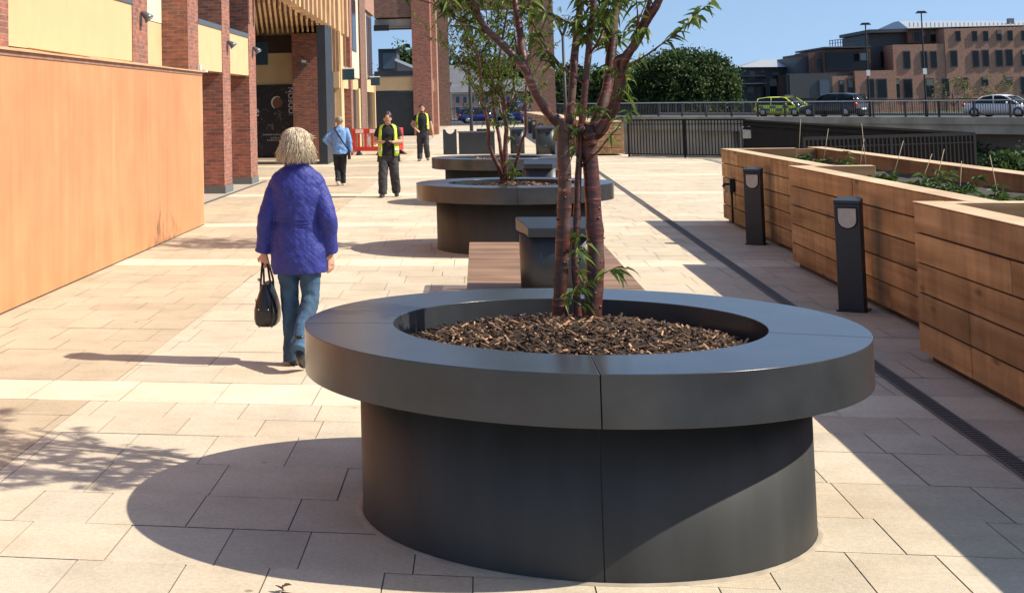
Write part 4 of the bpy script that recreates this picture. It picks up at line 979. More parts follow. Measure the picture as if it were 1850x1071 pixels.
bp('plant_box', M['black'], 676, 703, 46, 57, 85.6, 86.0)
bp('brick_pier', M['brick'], 749, 773, -80, 250, 85.9, 90.5)
bp('side_return', M['farbrick'], 773.2, 781.5, -80, 250, 88.5, 91)
bp('pale_panel', M['pale'], 774, 781, 143, 165, 88.35, 88.49)
tag(t, 'link building with a dark opening, cream fascia and an open upper storey showing sky', 'building')
# ================================================================== BRICK PORTAL at the end
t = empty('brick_portal', (1, 123, 0)); OX, OY = 1, 123; Y0 = 123
bp('left_leg', M['brownbrick'], 781.5, 806, -60, 235, 123, 124.6)
bp('right_leg', M['brownbrick'], 962, 996, -60, 240, 123, 124.6)
bp('header', M['brownbrick'], 806.2, 961.8, -60, 19.5, 123.1, 124.5)
bp('reveal_trim', M['black'], 806.1, 808.5, 19.6, 235, 123.2, 124.2)
tag(t, 'tall brown brick portal frame at the far end of the promenade', 'brick portal')
railing('railing', (-2.6, 124.8, 0), (5.0, 124.8, 0), 1.5, 'dark railing across the foot of the brick portal', gap=.30, post=2.4)
# ================================================================== FAR HOUSES through the portal
def wins(parent, rects, Y, o, fr='frame', gl='glass', dep=.08):
    for (x0, x1, y0, y1) in rects:
        a, b = at(x0, y1, Y), at(x1, y0, Y); mb = MB(); mb.box(a.x-o[0], Y-dep-o[1], a.z, b.x-o[0], Y+.05-o[1], b.z); f = mb.build('window', M[fr], parent)
        w1 = (b.x-a.x)*.09; h1 = (b.z-a.z)*.05; mb = MB(); mb.box(a.x+w1-o[0], Y-dep-.03-o[1], a.z+h1, b.x-w1-o[0], Y-dep-.001-o[1], b.z-h1); mb.build('pane', M[gl], f)
        if fr == 'frame' and gl == 'glass' and rnd() < .5:
            hh = (b.z-a.z)*ru(.18, .5); mb = MB(); mb.box(a.x+w1*1.3-o[0], Y-dep-.06-o[1], b.z-h1-hh, b.x-w1*1.3-o[0], Y-dep-.031-o[1], b.z-h1*1.3); mb.build('blind', M['blind'], f)
def pbox(name, mat, parent, o, x0, x1, y0, y1, ya, yb, base=None):
    a, b = at(x0, y1, ya), at(x1, y0, ya); mb = MB(); mb.box(a.x-o[0], ya-o[1], a.z if base is None else base, b.x-o[0], yb-o[1], b.z); return mb.build(name, M[mat], parent)
t = empty('terraced_house', (2, 165, 0)); o_ = (2, 165)
pbox('wall', 'pinkbrick', t, o_, 818, 955, 168, 215, 165, 172, 0); pbox('pale_base', 'pale', t, o_, 816, 960, 212, 217, 164.6, 165)
a, b, c = at(810, 168, 164.5), at(962, 168, 164.5), at(800, 146, 169); mb = MB(); mb.hexa([(a.x-2, -.6, a.z), (b.x-2, -.6, a.z), (b.x-2, 7.5, a.z), (a.x-2, 7.5, a.z), (a.x-2+.5, 3, c.z), (b.x-2-.5, 3, c.z), (b.x-2-.5, 4, c.z), (a.x-2+.5, 4, c.z)]); mb.build('roof', M['slate'], t)
wins(t, [(x, x+8, yy, yy+13) for x in (823, 836, 849, 862, 875, 888, 901, 914, 927, 940) for yy in (174, 193)], 165, o_, 'white', 'glassblue')
tag(t, 'pinkish brick terraced house with two rows of pale windows seen through the portal', 'house')
t = empty('slate_roofed_house', (-4, 185, 0)); o_ = (-4, 185)
pbox('wall', 'pale', t, o_, 800, 872, 148, 215, 185, 195, 0)
a, b, c = at(790, 150, 184), at(880, 150, 184), at(790, 119, 190); mb = MB(); mb.hexa([(a.x+4, -1, a.z), (b.x+4, -1, a.z), (b.x+4, 12, a.z), (a.x+4, 12, a.z), (a.x+5, 5, c.z), (b.x+1.5, 5, c.z), (b.x+1.5, 6, c.z), (a.x+5, 6, c.z)]); mb.build('roof', M['slate'], t)
wins(t, [(817, 826, 150, 158), (829, 838, 150, 158), (845, 853, 150, 158)], 185, o_, 'white', 'glass')
tag(t, 'white walled house with a broad grey slate roof behind the terraced house', 'house')
t = empty('workshop', (-9, 150, 0)); o_ = (-9, 150)
pbox('tower', 'greyclad', t, o_, 686, 716, 90, 200, 150, 156, 0); pbox('lattice_window', 'glassblue', t, o_, 692, 713, 96, 125, 149.9, 150)
pbox('cornice', 'black', t, o_, 683, 722, 88, 92, 149.6, 156.4)
a, b = at(716, 110, 150), at(790, 133, 150); mb = MB(); mb.hexa([(a.x+9, 0, b.z-6), (b.x+9, 0, b.z-6), (b.x+9, 6, b.z-6), (a.x+9, 6, b.z-6), (a.x+9, 0, a.z), (b.x+9, 0, b.z-.3), (b.x+9, 6, b.z-.3), (a.x+9, 6, a.z)]); mb.build('lean_to_roof', M['slate'], t)
a, b = at(714, 108, 149.6), at(752, 131, 149.6); mb = MB(); bar(mb, (a.x+9, -.4, a.z), (b.x+9, -.4, at(738, 124, 149.6).z), .28, .28); mb.build('white_verge', M['white'], t)
tag(t, 'dark roofed building with a lattice windowed tower, seen through the open upper storey', 'building')

# ================================================================== BRIDGE
P0 = Vector((7.4, 124.4, 0)); P1 = Vector((33.4, 95, 0)); bd = (P1-P0).normalized(); bn = Vector((-bd.y, bd.x, 0)); SL = -.0058
def BP(s, n, z): return P0+bd*s+bn*n+Vector((0, 0, z+SL*s))
LEN = 62
t = empty('road_bridge', (0, 0, 0))
def beam(name, mat, n0, n1, z0, z1, s0=0, s1=LEN):
    mb = MB(); mb.hexa([BP(s0, n0, z0), BP(s1, n0, z0), BP(s1, n1, z0), BP(s0, n1, z0), BP(s0, n0, z1), BP(s1, n0, z1), BP(s1, n1, z1), BP(s0, n1, z1)]); return mb.build(name, M[mat], t)
beam('deck', 'asphalt', .5, 12, .25, .60); beam('parapet_beam', 'concrete', -.05, .55, .20, .66); beam('edge_beam', 'concrete', .12, .6, -.32, .199); beam('drip_ledge', 'concrete', -.02, .6, -.42, -.321)
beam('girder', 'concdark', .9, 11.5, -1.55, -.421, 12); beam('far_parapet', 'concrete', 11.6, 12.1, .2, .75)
beam('abutment', 'concrete', .5, 11.8, RIV, -.43, -6, 17.0)
mb = MB(); bar(mb, BP(-6, .25, 1.74), BP(LEN, .25, 1.74), .16, .07); mb.build('top_rail', M['railtop'], t)
mb = MB(); bar(mb, BP(-6, .25, .80), BP(LEN, .25, .80), .08, .06)
k = 0
while k < LEN+6: bar(mb, BP(k-6, .25, .80), BP(k-6, .25, 1.72), .028, .028, tuple(bd)); k += .16
mb.build('balusters', M['rail'], t, fix=False)
s_ = -4.0
while s_ < LEN: mb = MB(); bar(mb, BP(s_, .25, .64), BP(s_, .25, 1.71), .11, .11, tuple(bd)); mb.build('post', M['black'] if int(s_) % 2 else M['rail'], t); s_ += 2.35
mb = MB(); bar(mb, BP(-6, 11.85, 1.74), BP(LEN, 11.85, 1.74), .10, .07); k = 0
while k < LEN: bar(mb, BP(k, 11.85, .75), BP(k, 11.85, 1.72), .05, .05, tuple(bd)); k += .9
mb.build('far_railing', M['rail'], t, fix=False)
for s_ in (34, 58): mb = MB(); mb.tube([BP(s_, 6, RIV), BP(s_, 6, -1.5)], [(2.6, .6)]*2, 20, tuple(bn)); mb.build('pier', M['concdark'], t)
tag(t, 'concrete road bridge with grey baluster railings crossing the river behind the terrace', 'bridge')
for s_, py, lab in ((27.3, 60, 'black street lamp on the bridge just right of the dark car'), (31.5, 43, 'black street lamp on the bridge nearer the white car')):
    b = BP(s_, 2.2, .6); d_ = b.y; top = 1.85+(186-py-8)/2525*d_+.15; t2 = empty('street_lamp', b); mb = MB(); H_ = top-b.z
    mb.tube([(0, 0, 0), (0, 0, 1.2), (0, 0, 1.25), (0, 0, H_)], [.10, .09, .06, .04], 10); mb.build('post', M['matblack'], t2)
    mb = MB(); mb.hexa([(-.36, -.13, H_), (.36, -.13, H_), (.36, .13, H_), (-.36, .13, H_), (-.22, -.08, H_+.16), (.22, -.08, H_+.16), (.22, .08, H_+.16), (-.22, .08, H_+.16)]); mb.build('lamp_head', M['matblack'], t2)
    mb = MB(); mb.box(-.12, -.14, 2.9, .12, -.10, 3.3); mb.build('notice', M['white'], t2)
    tag(t2, lab, 'street lamp', 'street lamps on the bridge')

# ------------------------------------------------------------------ cars
def car(name, loc, rz, body_mat, lab, group, st, L=4.5, W=1.8, belt=.88, roof=1.45, suv=False, patt=None):
    """x forward. st: stations of roofline"""
    t = empty(name, loc, rz); hw = W/2
    prof = [(-L/2, .38, .62), (-L/2+.05, .30, belt*.98), (-L/2+.45, .22, belt+.02), (-L/2+1.2, .2, belt+.02), (0, .2, belt), (L/2-1.5, .2, belt-.02), (L/2-.9, .2, belt-.08), (L/2-.25, .24, belt-.20), (L/2, .34, belt-.34)]
    mb = MB(); vs = []; n = 0
    for x, zb, zt in prof:
        k = .93 if abs(x) > L/2-.1 else 1.0
        vs += [(x, -hw*.86*k, zb), (x, -hw*.98*k, zb+.2), (x, -hw*k, (zb+zt)/2+.05), (x, -hw*.93*k, zt-.02), (x, -hw*.80*k, zt+.01), (x, hw*.80*k, zt+.01), (x, hw*.93*k, zt-.02), (x, hw*k, (zb+zt)/2+.05), (x, hw*.98*k, zb+.2), (x, hw*.86*k, zb)]
    m_ = 10; P = len(prof); fs = [[i*m_+k, i*m_+(k+1) % m_, (i+1)*m_+(k+1) % m_, (i+1)*m_+k] for i in range(P-1) for k in range(m_)]+[list(range(m_))[::-1], [(P-1)*m_+k for k in range(m_)]]
    mb.add(vs, fs, True); mb.build('body', M[body_mat], t)
    cab = [(x, z) for x, z in st]; mb = MB(); vs = []
    for x, z in cab: vs += [(x, -hw*.84, belt-.03), (x, -hw*(.84-.16*(z-belt)/(roof-belt)), z), (x, 0, z+.03), (x, hw*(.84-.16*(z-belt)/(roof-belt)), z), (x, hw*.84, belt-.03)]
    P = len(cab); fs = [[i*5+k, i*5+k+1, (i+1)*5+k+1, (i+1)*5+k] for i in range(P-1) for k in range(4)]+[[0, 1, 2, 3, 4][::-1], [(P-1)*5+k for k in range(5)]]
    mb.add(vs, fs, True); mb.build('cabin', M['glass'], t)
    top = [q for q in cab if q[1] > roof-.12]; mb = MB(); vs = []
    for x, z in top: vs += [(x, -hw*.69, z-.02), (x, -hw*.60, z+.035), (x, 0, z+.055), (x, hw*.60, z+.035), (x, hw*.69, z-.02)]
    mb.add(vs, [[i*5+k, i*5+k+1, (i+1)*5+k+1, (i+1)*5+k] for i in range(len(top)-1) for k in range(4)], True); mb.build('roof', M[body_mat], t)
    mb = MB()
    for sx in (-1, 1):
        for a, b in zip(cab[:-1], cab[1:]):
            if abs(a[1]-b[1]) > .25: mb.tube([(a[0], sx*hw*.845, belt-.02) if a[1] < b[1] else (a[0], sx*hw*.70, a[1]), (b[0], sx*hw*.70, b[1]) if a[1] < b[1] else (b[0], sx*hw*.845, belt-.02)], [.05, .04], 6)
        xm = (cab[1][0]+cab[-2][0])/2; mb.tube([(xm, sx*hw*.845, belt-.02), (xm-.05, sx*hw*.69, roof-.03)], [.045, .04], 6)
    mb.build('pillars', M[body_mat], t)
    r = .33 if not suv else .36
    for x in (-L/2+.85, L/2-.88):
        for sy in (-1, 1):
            mb = MB(); mb.tube([(x, sy*(hw-.20), r), (x, sy*(hw+.005), r)], [r, r], 20, (1, 0, 0)); wv = mb.build('wheel', M['tyre'], t)
            mb = MB(); mb.tube([(x, sy*(hw+.004), r), (x, sy*(hw+.018), r)], [r*.66, r*.6], 14, (1, 0, 0)); mb.build('rim', M['alloy'], wv)
    for sy in (-1, 1):
        mb = MB(); mb.ball((L/2-.14, sy*hw*.72, belt-.26), (.14, .22, .08)); mb.build('headlight', M['clearlamp'], t)
        mb = MB(); mb.ball((-L/2+.09, sy*hw*.78, belt-.08), (.11, .17, .15)); mb.build('tail_light', M['redlamp'], t)
        mb = MB(); mb.ball((L/2-1.55, sy*(hw+.05), belt+.06), (.07, .10, .08)); mb.build('mirror', M[body_mat], t)
    mb = MB(); mb.box(-L/2-.012, -.26, .52, -L/2+.0, .26, .64); mb.build('number_plate', M['white'], t)
    if patt:
        x = -L/2+.35; k = 0; mbs = {a: MB() for a in patt}
        while x < L/2-.5:
            for j, (z0, z1) in enumerate(((.42, .64), (.645, .84))):
                q = mbs[patt[(k+j) % len(patt)]]
                for sy in (-1, 1): q.hexa([(x, sy*(hw-.01), z0), (x+.55, sy*(hw-.01), z0), (x+.55, sy*(hw+.006), z0), (x, sy*(hw+.006), z0), (x, sy*(hw-.04), z1), (x+.55, sy*(hw-.04), z1), (x+.55, sy*(hw-.0), z1), (x, sy*(hw-.0), z1)])
            x += .56; k += 1
        for a in patt: mbs[a].build('check_panels', M[a], t)
        mb = MB(); mb.box(.0, -.5, roof+.06, .3, .5, roof+.17); mb.build('light_bar', M['black'], t, .03)
    return tag(t, lab, 'car', group)
est = [(-2.15, .90), (-1.95, 1.38), (-1.2, 1.46), (.0, 1.45), (.45, 1.40), (1.3, .88)]
suvst = [(-2.2, 1.0), (-2.0, 1.55), (-1.2, 1.66), (.1, 1.66), (.5, 1.58), (1.25, .98)]
sal = [(-1.75, .88), (-1.0, 1.34), (-.4, 1.43), (.2, 1.42), (.55, 1.33), (1.4, .86)]
ba = math.atan2(bd.y, bd.x); GP = 'cars crossing the bridge'
def on_bridge(px, n):                    # where the sight line of column px crosses the lane n metres in from the edge
    best = min(range(0, 600), key=lambda k: abs((lambda p: CX+F*((p-CAMP).dot(rt))/((p-CAMP).dot(fw)))(BP(k*.1, n, 1.0))-px)); return BP(best*.1, n, .60)
car('car', on_bridge(1421, 3.0), ba, 'caryellow', 'yellow and green chequered emergency response car on the bridge', GP, est, patt=['caryellow', 'cargreen'])
car('car', on_bridge(1508, 2.8), ba+PI, 'carblack', 'black tall car on the bridge between the chequered car and the lamp', GP, suvst, L=4.7, W=1.9, belt=.98, roof=1.66, suv=True)
car('car', on_bridge(1812, 3.0), ba, 'carwhite', 'white saloon car on the bridge at the right edge of the photo', GP, sal, L=4.6, roof=1.43)
car('car', (at(868, 205, 142).x, 142, -.05), R(8), 'carblue', 'blue parked car beyond the portal left of the tree stems', 'cars parked on the street beyond the portal', est)
car('van', (at(932, 205, 140).x, 140, -.05), R(80), 'carblue', 'blue van parked beyond the portal right of the tree stems', 'cars parked on the street beyond the portal', [(-2.3, 1.1), (-2.2, 2.0), (0, 2.05), (.9, 2.0), (1.7, 1.1)], L=4.8, W=1.9, belt=1.1, roof=2.05)

# ================================================================== OFFICE BUILDINGS across the river
t = empty('brick_office', (60, 170, 0)); o_ = (60, 170)
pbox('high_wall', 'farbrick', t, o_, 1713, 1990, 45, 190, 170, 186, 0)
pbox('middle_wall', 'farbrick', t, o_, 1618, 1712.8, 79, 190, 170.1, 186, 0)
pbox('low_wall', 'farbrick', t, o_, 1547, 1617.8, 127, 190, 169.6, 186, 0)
pbox('upper_brick', 'darkbrick', t, o_, 1640, 1712.7, 53, 79, 173, 186); pbox('upper_cladding', 'greyclad', t, o_, 1572, 1639.8, 60, 128, 174, 186)
pbox('penthouse_roof', 'greyclad', t, o_, 1570, 1640, 52, 60, 172.5, 186)
pbox('eaves', 'zinc', t, o_, 1639, 1714, 49, 53, 172.4, 173)
a, b, c = at(1640, 48, 172), at(1995, 44, 172), at(1640, 39, 180); mb = MB(); mb.hexa([(a.x-60, 2, a.z-.2), (b.x-60, 0, b.z), (b.x-60, 18, b.z), (a.x-60, 18, a.z), (a.x-60+1, 9, c.z), (b.x-60, 9, at(1990, 38, 180).z), (b.x-60, 11, at(1990, 38, 180).z), (a.x-60+1, 11, c.z)]); mb.build('zinc_roof', M['zinc'], t)
mb = MB(); p = at(1824, 34, 176); mb.box(p.x-60-.3, 5.5, p.z-1.5, p.x-60+.3, 6.1, p.z); mb.build('chimney', M['slate'], t)
pbox('dark_wing', 'darkbrick', t, o_, 1491, 1571.8, 88, 190, 171.5, 186, 0); pbox('glazed_bay', 'glass', t, o_, 1493, 1570, 93, 128, 171.3, 171.49)
pbox('wing_roof', 'greyclad', t, o_, 1489, 1574, 83, 88, 171, 186)
pbox('stair_block', 'darkbrick', t, o_, 1465, 1490.8, 95, 190, 172, 186, 0); pbox('end_block', 'greyclad', t, o_, 1440, 1464.8, 103, 190, 172.5, 186, 0)
pbox('curtain_wall', 'greyclad', t, o_, 1425, 1546.8, 131, 190, 170.4, 171.2, 0); pbox('brick_infill', 'farbrick', t, o_, 1503, 1546, 137, 178, 170.2, 170.39)
mb = MB()
for i in range(34):
    x = 1428+i*2.25; a = at(x, 178, 170.3); b = at(x+.5, 134, 170.3); mb.box(a.x-60, .18, a.z, b.x-60, .39, b.z)
mb.build('mullions', M['frame'], t)
mb = MB()
for i in range(15):
    x = 1499+i*4.9; a = at(x, 84, 171.2); b = at(x+.7, 74-i*.5, 171.2); mb.box(a.x-60, 1.2, a.z, b.x-60, 1.28, b.z)
a, b = at(1498, 74, 171.2), at(1571, 66, 171.2); bar(mb, (a.x-60, 1.24, a.z), (b.x-60, 1.24, b.z), .07, .07); bar(mb, (a.x-60, 1.24, a.z-.35), (b.x-60, 1.24, b.z-.35), .05, .05); mb.build('roof_railing', M['rail'], t)
mb = MB()
for i in range(28):
    x = 1642+i*7.6; a = at(x, 46, 171.8); mb.box(a.x-60, 1.75, a.z-.2, a.x-60+.12, 1.8, a.z+.30)
mb.build('snow_guards', M['railtop'], t)
R1 = [(1727, 1735, 56, 75), (1757, 1765, 56, 75), (1777, 1785, 56, 75), (1801, 1809, 55, 74), (1821, 1829, 55, 74), (1846, 1856, 55, 74)]
R2 = [(1633, 1644, 92, 125), (1665, 1675, 92, 124), (1682, 1692, 92, 124), (1718, 1729, 91, 121), (1758, 1768, 91, 122), (1776, 1786, 90, 121), (1800, 1811, 90, 121), (1818, 1829, 89, 120), (1846, 1856, 90, 120)]
R3 = [(1568, 1579, 142, 178), (1585, 1602, 142, 178), (1613, 1625, 142, 178), (1633, 1648, 142, 178), (1673, 1687, 141, 176), (1703, 1715, 141, 176), (1738, 1748, 140, 160), (1774, 1785, 139, 155), (1817, 1829, 139, 155), (1845, 1858, 138, 172)]
wins(t, R1+[q for q in R2 if q[0] > 1712], 170, o_); wins(t, [q for q in R2 if q[0] < 1700], 170.1, o_); wins(t, [q for q in R3 if q[0] < 1610], 169.6, o_); wins(t, [q for q in R3 if 1610 < q[0] < 1710], 170.1, o_); wins(t, [q for q in R3 if q[0] > 1712], 170, o_)
wins(t, [(1650, 1662, 57, 76), (1664, 1672, 57, 76), (1680, 1690, 56, 77), (1696, 1710, 56, 78)], 173, o_)
wins(t, [(1475, 1485, 105, 124)], 172, o_); wins(t, [(1553, 1568, 96, 110), (1480, 1498, 144, 174)], 170.15, o_, 'frame', 'glassblue'); wins(t, [(1517, 1524, 145, 175), (1532, 1541, 143, 175)], 170.15, o_)
wins(t, [(1590, 1598, 92, 124), (1606, 1614, 92, 124)], 173.9, o_)
tag(t, 'large stepped brick office building with rows of tall dark windows across the river', 'office building')
t = empty('slate_office', (42, 178, 0)); o_ = (42, 178)
pbox('wall', 'greyclad', t, o_, 1338, 1445, 121, 190, 178, 188, 0); pbox('side_wing', 'greyclad', t, o_, 1306, 1337.8, 128, 190, 179, 188, 0); pbox('brick_corner', 'darkbrick', t, o_, 1408, 1428, 136, 185, 177.6, 177.99)
a, b, c, d = at(1336, 122, 177), at(1446, 121, 177), at(1374, 108, 183), at(1425, 107, 183)
mb = MB(); mb.hexa([(a.x-42, -1, a.z), (b.x-42, -1, b.z), (b.x-42, 12, b.z), (a.x-42, 12, a.z), (c.x-42, 5, c.z), (d.x-42, 5, d.z), (d.x-42, 6, d.z), (c.x-42, 6, c.z)]); mb.build('hip_roof', M['zinc'], t)
pbox('balcony', 'coping', t, o_, 1322, 1385, 150, 153, 176.8, 178); pbox('balcony', 'coping', t, o_, 1318, 1382, 137, 139, 176.9, 178)
wins(t, [(1353, 1364, 128, 145), (1374, 1381, 127, 144), (1396, 1408, 130, 150), (1350, 1362, 156, 178), (1370, 1384, 156, 178), (1390, 1404, 140, 178)], 178, o_); wins(t, [(1312, 1320, 158, 180), (1325, 1334, 158, 180)], 179, o_)
tag(t, 'dark grey office with a pale hipped zinc roof and balconies, left of the brick office', 'office building')

# ================================================================== TREES AND BANK
def tree(name, base, blobs, lab, group, leafsize, count, mat='treeleaf', trunk_r=.4, dark=.0, cat='tree'):
    """blobs: ellipsoids (x,y,z,rx,ry,rz) relative to base; leaves gathered in clumps on their outer shells"""
    t = empty(name, base); mb, mt = MB(), MB(); tot = sum(b[3]*b[5] for b in blobs)
    top = max(b[2] for b in blobs)
    mt.tube([(0, 0, -.5), (.1, 0, top*.3), (-.05, .1, top*.75)], [trunk_r, trunk_r*.75, trunk_r*.35], 8)
    for b in blobs:
        mt.tube([(0, 0, top*.22), (b[0]*.5, b[1]*.5, b[2]*.62), (b[0], b[1], b[2])], [trunk_r*.55, trunk_r*.35, trunk_r*.12], 6)
        nc = max(6, int(count*b[3]*b[5]/tot/26))
        for i in range(nc):
            u = Vector((random.gauss(0, 1), random.gauss(0, 1), random.gauss(0, 1))).normalized(); s_ = ru(.62, 1.06)
            c = Vector((b[0]+u.x*b[3]*s_, b[1]+u.y*b[4]*s_, b[2]+u.z*b[5]*s_)); cr = ru(.5, 1.2)*leafsize*2.2; base_t = ru(0, .75)
            for j in range(26):
                v = Vector((random.gauss(0, .5), random.gauss(0, .5), random.gauss(0, .35)))*cr
                card(mb, c+v, leafsize*ru(.6, 1.3), min(1, max(0, base_t+ru(-.2, .3))), .55)
        if mat == 'treeleaf':
            for i in range(int(count*.16)):
                u = Vector((random.gauss(0, 1), random.gauss(0, 1), random.gauss(0, 1))).normalized()*ru(.2, .85)
                card(mb, Vector((b[0]+u.x*b[3], b[1]+u.y*b[4], b[2]+u.z*b[5])), leafsize*2.2, ru(0, .5), .8)
    mt.build('trunk', M['wood'], t, fix=False); mb.build('crown', M[mat], t, fix=False)
    return tag(t, lab, cat, group)
GT = 'broad trees beyond the bridge'
p = at(1232, 185, 150)
tree('broadleaf_tree', (p.x, 150, -.75), [(0, 0, 4.4, 5.4, 4, 3.4), (-3.0, .5, 3.3, 3.2, 3, 3.2), (2.6, 0, 4.0, 3.0, 3, 3.0), (-1.0, 0, 5.6, 2.6, 2.5, 2.0), (1.6, -.4, 5.5, 2.6, 2.5, 2.0), (-.2, -1, 2.0, 4.6, 3, 2.2), (-4.6, 0, 2.6, 1.8, 2, 2.3), (4.4, 0, 3.2, 1.4, 2, 2.4)], 'big domed dark green tree standing behind the bridge, left of the offices', GT, .34, 48000)
for (x, y_, Y, h, wd, lab) in ((1150, 175, 158, 5.0, 3.0, 'dark tree mass just left of the big domed tree'), (1090, 175, 175, 6.2, 4.6, 'dark woodland tree behind the upper stems of the near cherry'), (1030, 175, 182, 6.8, 4.4, 'dark woodland tree beside the right leg of the brick portal'), (1345, 180, 190, 5.6, 2.2, 'small dark tree in front of the grey office wing')):
    p = at(x, y_, Y); tree('broadleaf_tree', (p.x, Y, 0), [(0, 0, h*.65, wd, 3, h*.38), (-wd*.5, 0, h*.45, wd*.7, 3, h*.4), (wd*.5, 0, h*.5, wd*.7, 3, h*.4), (0, -.5, h*.3, wd*.9, 3, h*.3)], lab, GT, .42, 3800)
for (x, Y, h, wd, lab) in ((738, 205, 11.4, 3.4, 'round dark tree framed by the open upper storey of the link building'), (826, 215, 9.8, 3.8, 'dark tree above the slate roof, at the left in the portal opening'), (872, 220, 9.9, 4.4, 'dark tree above the house roofs, in the middle of the portal opening'), (935, 215, 9.8, 4.6, 'dark tree at the right in the portal opening, behind the tree branches'), (694, 215, 7.6, 1.6, 'small dark treetop behind the lattice windowed tower')):
    p = at(x, 180, Y); tree('broadleaf_tree', (p.x, Y, 0), [(0, 0, h*.65, wd, 3, h*.36), (-wd*.45, 0, h*.45, wd*.7, 3, h*.4), (wd*.45, 0, h*.45, wd*.7, 3, h*.4)], lab, 'trees behind the far houses', .42, 2600)
for (x, Y, h, wd, lab) in ((1722, 160, 3.9, 1.8, 'pale olive young tree before the brick office, left of the pair'), (1790, 158, 4.0, 2.2, 'pale olive young tree before the brick office, right of the pair')):
    p = at(x, 180, Y); tree('willow_tree', (p.x, Y, .2), [(0, 0, h*.62, wd, 1.6, h*.36), (-wd*.6, 0, h*.45, wd*.6, 1.5, h*.36), (wd*.6, 0, h*.5, wd*.6, 1.5, h*.34)], lab, 'pale young trees before the offices', .2, 900, 'willowleaf', .1)
for i, (x, Y, zt, wd, lab) in enumerate(((1655, 96, -2.0, 3.0, 'dark green bush on the river bank by the railing corner post'), (1705, 100, -1.4, 3.6, 'dark green bush on the bank under the bridge girder, second from the left'), (1762, 100, -1.3, 3.6, 'dark green bush on the bank under the bridge girder, third from the left'), (1815, 98, -1.4, 3.2, 'mid green bush on the bank under the girder, near the right edge'), (1862, 90, -1.3, 3.2, 'bright green bush on the bank at the right edge of the photo'))):
    p = at(x, 280, Y); h = zt-RIV
    tree('bank_bush', (p.x, Y, RIV), [(0, 0, h*.6, wd, 2.2, h*.42), (-wd*.4, -.6, h*.4, wd*.7, 2, h*.4), (wd*.4, -.6, h*.45, wd*.7, 2, h*.42)], lab, 'bushes on the river bank below the bridge', .34, 4200, 'treeleaf', .12, cat='bush')

# ================================================================== RED BARRIER
def barrier(loc, rz, lab, W=2.0):
    t = empty('plastic_barrier', loc, rz); mb = MB()
    mb.box(0, -.025, .80, W, .025, 1.0); mb.box(0, -.025, .15, W, .025, .32); mb.box(0, -.025, .32, .14, .025, .80); mb.box(W-.14, -.025, .32, W, .025, .80)
    k = 5
    for i in range(1, k): x = W*i/k; mb.box(x-.045, -.022, .32, x+.045, .022, .80)
    mb.build('frame', M['redplastic'], t, .01)
    for a, b in ((.14, .44), (.68, .98)):
        if b < W: mb = MB(); mb.box(a, -.032, .83, b, .032, .97); mb.build('reflector', M['white'], t)
    for x in (.25, W-.25): mb = MB(); mb.hexa([(x-.10, -.28, 0), (x+.10, -.28, 0), (x+.10, .28, 0), (x-.10, .28, 0), (x-.04, -.06, .16), (x+.04, -.06, .16), (x+.04, .06, .16), (x-.04, .06, .16)]); mb.build('foot', M['black'], t)
    return tag(t, lab, 'barrier', 'red plastic barriers by the shop fronts')
barrier((-4.70, 53.3, 0), R(-5), 'red plastic barrier panel with two white reflectors behind the woman in pale blue', 1.28)
barrier((-3.40, 53.15, 0), R(62), 'second red plastic barrier panel, turned edge-on beside the first', 1.2)
# fallen leaf on the paving
t = MB(); leaf(t, Vector((0, 0, .02)), Vector((.7, .7, .35)), .055, .03, .5, .3); leaf(t, Vector((.01, 0, .01)), Vector((-.8, .3, .5)), .05, .025, .6, .2); bar(t, (0, 0, .005), (.05, -.03, .01), .006)
o = t.build('fallen_leaf', pbr('dry_leaf', (.09, .05, .03), .8), loc=(-.79, 5.43, .0)); tag(o, 'dry brown fallen leaf lying on the paving, left of the nearest planter', 'leaf')

# ================================================================== PEOPLE
V = Vector
def lerp(a, b, t): return V(a)*(1-t)+V(b)*t
def limb(mb, a, b, c, ra, rb, rc, n=14, ref=(1, 0, 0), end=None):
    """three-joint limb with muscle taper"""
    a, b, c = V(a), V(b), V(c); pts = [a, lerp(a, b, .35), lerp(a, b, .8), b, lerp(b, c, .25), lerp(b, c, .7), c]
    rad = [ra, ra*.98, rb*1.05, rb, rb*1.06, (rb+rc)/2*.95, rc]
    if end: pts.append(V(end[0])); rad.append(end[1])
    mb.tube(pts, rad, n, ref); mb.ball(a, ra*.98 if not isinstance(ra, tuple) else ra[0]); mb.ball(b, rb*.99 if not isinstance(rb, tuple) else rb[0])
def hand(mb, w, d, nrm, curl=.6, side=1, s=1.0):
    """wrist point w, pointing along d, palm facing nrm; thumb on the 'side' edge"""
    d = V(d).normalized(); nrm = V(nrm); nrm = (nrm-d*nrm.dot(d)).normalized(); t = d.cross(nrm)*side; w = V(w)
    pal = [w-d*.02, w+d*.02*s, w+d*.055*s, w+d*.085*s]; mb.tube(pal, [(.024*s, .018*s), (.032*s, .016*s), (.040*s, .015*s), (.038*s, .012*s)], 12, tuple(t))
    for i, (off, L) in enumerate(((.030, .066), (.011, .076), (-.010, .070), (-.029, .054))):
        p = w+d*.082*s+t*off*s; dd = d.copy(); pts = [p-d*.02]; cu = curl*(.8+.12*i)
        for k, f in enumerate((.42, .32, .26)):
            ang = cu*(.55+.35*k); dd = (dd*math.cos(ang)+nrm*math.sin(ang)).normalized(); pts.append(pts[-1]+dd*L*s*f+(d*.02 if k == 0 else V((0, 0, 0))))
        mb.tube(pts, [.0095*s, .0092*s, .0085*s, .007*s], 8)
    p = w+d*.025*s+t*.030*s; q = p+(d*.55+t*.75+nrm*.25).normalized()*.035*s; r = q+(d*.85+t*.15+nrm*.5).normalized()*.032*s
    mb.tube([p-t*.02*s, p, q, r], [.013*s, .013*s, .011*s, .008*s], 8)
